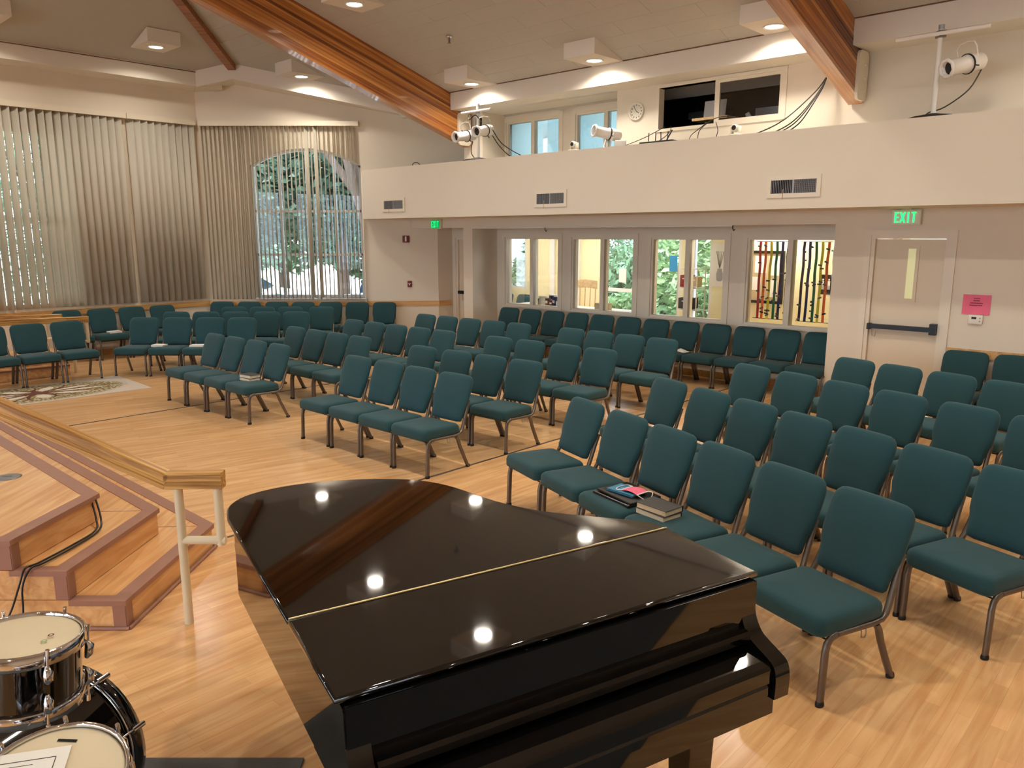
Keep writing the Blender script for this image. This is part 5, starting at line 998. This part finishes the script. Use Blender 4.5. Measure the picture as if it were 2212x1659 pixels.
# rainbow ribbons on rods
def ribbons(s_hi, s_lo, e, order, label, seed):
    t = empty('ribbon_hanging', wb((s_hi + s_lo) / 2, e, .93), A47 + pi / 2, label, 'ribbon hanging', 'rainbow ribbon hangings'); W_ = s_hi - s_lo; rnd = random.Random(seed)
    for z in (.02, 1.14): mb = MB(); mb.tube([(-W_ / 2, 0, z), (W_ / 2, 0, z)], .005, 6); mb.build('rod', 'black', t)
    n = len(order)
    for i, m_ in enumerate(order):
        x = W_ / 2 - W_ * (i + .8) / (n + .5); mb = MB(); N_ = 10; P = []; jb = rnd.uniform(-.01, .02)
        for j in range(N_ + 1): z = 1.14 - 1.12 * j / N_; P.append((x + jb * j / N_ + .004 * sin(j * 1.3 + i), .006 + .006 * sin(j * 1.7 + i), z))
        vs = [(p[0] + sg * .019, p[1] + dy, p[2]) for p in P for sg in (-1, 1) for dy in (0, .002)]
        fs = []
        for j in range(N_): a = j * 4; b2 = a + 4; fs += [(a, a + 2, b2 + 2, b2), (a + 1, b2 + 1, b2 + 3, a + 3), (a, b2, b2 + 1, a + 1), (a + 2, a + 3, b2 + 3, b2 + 2)]
        mb.add(vs, fs); rb = mb.build('ribbon', m_, t)
        for k in range(rnd.randint(4, 7)):
            j = rnd.random(); mb = MB(); mb.box((x + jb * j + rnd.uniform(-.02, .02), .014, 1.1 - 1.05 * j), (.055, .004, .022), Matrix.Rotation(rnd.uniform(-.5, .5), 3, 'Y')); mb.build('name_tag', 'grill' if k % 4 else 'black', rb)
OR = ['rib_red', 'rib_orange', 'rib_yellow', 'rib_green', 'rib_blue', 'rib_purple']
ribbons(5.20, 4.66, P2 + .20, OR, 'rainbow ribbons with small tags in the left pane, red at left', 1); ribbons(4.55, 4.0, P2 + .20, OR[::-1], 'rainbow ribbons with small tags in the right pane, red at right', 2)
# upper room behind the balcony windows
uo = empty('wall_upper_room', wb(9, 12.4, 3.3), label='pale walls of the upper room behind the balcony windows', kind='structure')
for a, b2, e0, e1_, c, d, m_ in ((7.2, 12.5, 12.6, 12.7, 3.3, 4.9, 'paleblue'), (12.4, 12.5, 10.9, 12.7, 3.3, 4.9, 'paleblue'), (7.15, 7.25, 10.9, 12.7, 3.3, 4.9, 'paleblue'), (7.2, 12.5, 10.9, 12.7, 4.85, 4.9, 'paleblue'), (7.2, 12.5, 10.9, 12.7, 3.25, 3.3, 'paleblue'), (9.9, 10.0, 11.6, 12.6, 3.3, 4.85, 'paleblue')):
    o = wbox('panel', a, b2, e0, e1_, c, d, m_); o.location = o.location - uo.location; o.parent = uo
for s in (8.4, 10.9):  # unseen glowing panels added to light the room behind the upper windows
    t = empty('ceiling_panel_light', wb(s, 11.6, 4.83), A47, 'glowing panel added to brighten the upper room %s' % ('near the clock' if s < 9 else 'near the beam'), 'lamp'); mb = MB(); mb.box((0, 0, .005), (.6, 1.2, .02)); mb.build('diffuser', 'panel_soft', t)
    ld = bpy.data.lights.new('panel', 'AREA'); ld.shape = 'RECTANGLE'; ld.size = .6; ld.size_y = 1.2; ld.energy = 8.0; ld.color = (.70, .93, 1.0); lo_ = bpy.data.objects.new('panel', ld); COL.objects.link(lo_); lo_.parent = t; lo_.location = (0, 0, -.02)
# ================================================================ outside
g_ = MB(); g_.prism([(-60, 16.2), (60, 16.2), (60, 90), (-60, 90)], -.5, -.25); g_.build('ground', 'asphalt', label='sunlit pale pavement outside the windows', kind='structure')
g_ = MB(); g_.prism([(-60, -40), (-11.2, -40), (-11.2, 16.2), (-60, 16.2)], -.5, -.25); g_.build('ground', 'asphalt', label='sunlit pale pavement beyond the long blinds', kind='structure')
def leaves(mb, c, rx, ry, rz, n, size, rnd, hollow=.35):
    for _ in range(n):
        while True:
            p = Vector((rnd.uniform(-1, 1), rnd.uniform(-1, 1), rnd.uniform(-1, 1)))
            if hollow < p.length < 1: break
        p = Vector((p.x * rx, p.y * ry, p.z * rz)) + Vector(c); a = Vector((rnd.gauss(0, 1), rnd.gauss(0, 1), rnd.gauss(0, .6))).normalized(); b2 = a.cross(Vector((rnd.gauss(0, 1), rnd.gauss(0, 1), rnd.gauss(0, 1)))).normalized()
        s = size * rnd.uniform(.6, 1.3); mb.add([p - a * s, p + b2 * s * .4, p + a * s, p - b2 * s * .4], [(0, 1, 2, 3)])
def tree(loc, h, blobs, label, leaf='leaf_dark', n=2600, size=.13, lean=(0, 0), seed=1, tr=.2):
    rnd = random.Random(seed); t = empty('tree', loc, 0, label, 'tree', 'trees outside'); mb = MB(); mb.tube(catmull([(0, 0, -.05), (lean[0] * .3, lean[1] * .3, h * .35), (lean[0], lean[1], h * .7), (lean[0] * 1.2, lean[1] * 1.2, h)], 4), [tr * (1 - .5 * i / 12) for i in range(13)], 10); mb.build('trunk', 'bark', t)
    for i in range(3): a = i * 2.1 + seed; mb = MB(); mb.tube([(lean[0] * .6, lean[1] * .6, h * .5), (lean[0] + cos(a) * h * .2, lean[1] + sin(a) * h * .2, h * .8), (lean[0] + cos(a) * h * .35, lean[1] + sin(a) * h * .35, h * .95)], [tr * .4, tr * .25, tr * .1], 8); mb.build('branch', 'bark', t)
    mb = MB()
    for c, rx, ry, rz in blobs: leaves(mb, c, rx, ry, rz, n, size, rnd)
    mb.build('foliage', leaf, t, kind='stuff')
tree((-5.2, 24, -.25), 5.5, [((-.5, 0, 4.6), 2.6, 1.6, 2.4), ((1.8, .4, 5.0), 2.2, 1.6, 2.2), ((-3.0, .5, 4.2), 2.0, 1.6, 2.2)], 'big dark tree filling the top of the arched window', n=6000, seed=3, size=.19)
tree((-3.4, 20.9, -.25), 6.5, [((-.5, -.4, 6.6), 1.6, .9, 1.2)], 'leaning dark trunk at the right of the arched window', n=1500, lean=(-.9, .3), seed=9, tr=.34)
tree((-8.5, 29, -.25), 5, [((0, 0, 3.6), 3.2, 1.6, 2.6), ((3.2, 0, 3.0), 2.6, 1.5, 2.2), ((6.0, .5, 3.2), 2.4, 1.5, 2.4)], 'paler tree behind the parked cars', 'leaf_mid', n=4200, seed=5, size=.24)
tree(wb(20.0, 2.4, -.25), 5, [((0, 0, 2.6), 1.7, 1.5, 2.4), ((.6, .8, 4.6), 1.6, 1.5, 1.6)], 'dark tree glimpsed through the long blinds', n=2600, seed=12)
tree(wb(21.6, 6.4, -.25), 5, [((0, 0, 3.0), 1.9, 1.6, 2.6)], 'second dark tree beyond the long blinds', 'leaf_mid', n=2400, seed=13)
def bush(loc, rx, ry, rz, label, leaf='leaf_light', n=2200, seed=1, fl=0, size=.10):
    rnd = random.Random(seed); t = empty('bush', loc, 0, label, 'bush', 'bushes outside'); mb = MB(); leaves(mb, (0, 0, rz * .9), rx, ry, rz, n, size, rnd, .3); mb.build('foliage', leaf, t, kind='stuff')
    mb = MB()
    for i in range(5): a = i * 1.26; mb.tube([(0.05 * cos(a), .05 * sin(a), -.02), (rx * .5 * cos(a), ry * .5 * sin(a), rz)], .025, 6)
    mb.build('stems', 'bark', t)
    if fl: mb = MB(); leaves(mb, (0, 0, rz * .8), rx, ry, rz, fl, .07, rnd, .8); mb.build('blossom', 'flower', t, kind='stuff')
for i, (s, e, rx, rz, lf, fl, lb_) in enumerate(((13.6, 16.0, 1.0, 1.3, 'leaf_mid', 0, 'green bush outside the office window'), (10.4, 15.2, .7, .55, 'leaf_light', 260, 'white flowering bush low outside the glass door'), (9.3, 17.2, 1.6, 1.9, 'leaf_light', 120, 'tall light green bush outside the glass door'), (11.6, 18.0, 1.6, 1.2, 'leaf_mid', 0, 'green bush further off outside the glass door'), (7.9, 16.6, 1.2, 1.7, 'leaf_light', 80, 'leafy bush outside the slim side light'), (15.6, 20.5, 2.2, 2.6, 'leaf_mid', 0, 'tall green shrub beyond the iron fence'))):
    p = wb(s, e, -.25); bush(p, rx, rx * .9, rz, lb_, lf, 4200, 20 + i, fl, .14)
bush((-5.6, 18.3, -.25), .5, .4, .55, 'low spiky bush in front of the parked cars', 'leaf_mid', 500, 44); bush((-3.9, 17.6, -.25), .6, .35, .5, 'low dark bush under the arched window', 'leaf_dark', 700, 45)
# iron fence
def fence(p0, p1, label, n=26, h=1.7):
    t = empty('iron_fence', p0, math.atan2(p1[1] - p0[1], p1[0] - p0[0]), label, 'fence'); L = math.hypot(p1[0] - p0[0], p1[1] - p0[1])
    for z in (.25, h - .25): mb = MB(); mb.box((L / 2, 0, z), (L, .03, .04)); mb.build('rail', 'fence', t)
    b0 = None
    for i in range(n):
        x = L * (i + .5) / n
        if b0 is None: mb = MB(); mb.box((0, 0, h / 2), (.022, .022, h)); mb.add([(-.011, -.011, h), (.011, -.011, h), (.011, .011, h), (-.011, .011, h), (0, 0, h + .06)], [(0, 1, 4), (1, 2, 4), (2, 3, 4), (3, 0, 4)]); b = b0 = mb.build('picket', 'fence', t)
        else: b = b0.copy(); COL.objects.link(b); b.parent = t
        b.location = (x, 0, 0)
p = wb(15.2, 18.6, -.25); q_ = wb(13.2, 18.6, -.25); fence(p, q_, 'pale iron fence outside the office window', 18)
fence((-4.6, 31.5, -.25), (1.0, 31.5, -.25), 'pale iron fence far beyond the parked cars', 30, 2.6)
# parked cars
def car(loc, rz, body, label):
    t = empty('car', loc, rz, label, 'car', 'parked cars'); prof = catmull([(-2.1, .35, 0), (-2.1, .75, 0), (-1.9, .9, 0), (-1.2, .98, 0), (-.75, 1.38, 0), (-.2, 1.48, 0), (.5, 1.46, 0), (1.15, 1.05, 0), (1.9, .92, 0), (2.15, .75, 0), (2.18, .4, 0)], 3); pf_ = [(p.x, p.y) for p in prof] + [(2.0, .22), (-2.0, .22)]; n = len(pf_)
    mb = MB(); vs = []
    for y, k in ((-.88, .97), (-.82, 1), (.82, 1), (.88, .97)): vs += [(a, y * (1 if b < 1.0 else .86), .22 + (b - .22) * k) for a, b in pf_]
    fs = [tuple(range(n)), tuple(range(4 * n - 1, 3 * n - 1, -1))]
    for r_ in range(3): fs += [(r_ * n + i, r_ * n + (i + 1) % n, (r_ + 1) * n + (i + 1) % n, (r_ + 1) * n + i) for i in range(n)]
    mb.add(vs, fs); mb.build('body', body, t)
    for sy in (-1, 1):
        for poly in ([(-.95, 1.02), (-.68, 1.34), (-.1, 1.40), (-.1, 1.02)], [(0, 1.02), (0, 1.40), (.48, 1.38), (.98, 1.05)]):
            mb = MB(); m_ = len(poly); vs = [(a, sy * (.80 if b < 1.1 else .755), b) for a, b in poly] + [(a, sy * (.86 if b < 1.1 else .78), b) for a, b in poly]; mb.add(vs, [tuple(range(m_)), tuple(range(2 * m_ - 1, m_ - 1, -1))] + [(i, (i + 1) % m_, m_ + (i + 1) % m_, m_ + i) for i in range(m_)]); mb.build('side_window', 'carglass', t)
        for x in (-1.35, 1.38):
            mb = MB(); mb.lathe([(0, -.1), (.2, -.1), (.31, -.1), (.33, -.07), (.33, .07), (.31, .1), (.2, .1), (0, .1)], 22, M=Matrix.Rotation(R(90), 4, 'X'), c=(x, sy * .82, .33)); wh = mb.build('wheel', 'tyre', t); mb = MB(); mb.lathe([(0, -.115), (.18, -.105)], 16, M=Matrix.Rotation(R(90 * sy), 4, 'X'), c=(x, sy * .82, .33)); mb.build('hubcap', 'silver', wh)
    mb = MB(); mb.add([(.56, -.66, 1.455), (.56, .66, 1.455), (1.18, .74, 1.065), (1.18, -.74, 1.065)], [(0, 1, 2, 3)]); mb.build('windscreen', 'carglass', t)
car((-7.6, 20.4, -.25), R(8), 'carwhite', 'white parked car at the left of the arched window'); car((-2.4, 19.6, -.25), R(12), 'carwhite', 'white parked car at the right of the arched window'); car((-3.2, 27.2, -.25), R(12), 'cardark', 'dark blue parked car further behind the arched window')

# unseen dark carpet added to darken the reflection in the piano front
cm = MB(); cm.prism([(-.6, -1.2), (3.4, -1.2), (3.4, 1.8), (1.05, 1.75), (-.2, 1.05), (-.6, 1.05)], .0005, .012); cm.build('reflection_carpet', 'mat_grey', label='unseen grey carpet added to darken the reflection in the piano', cat='carpet')
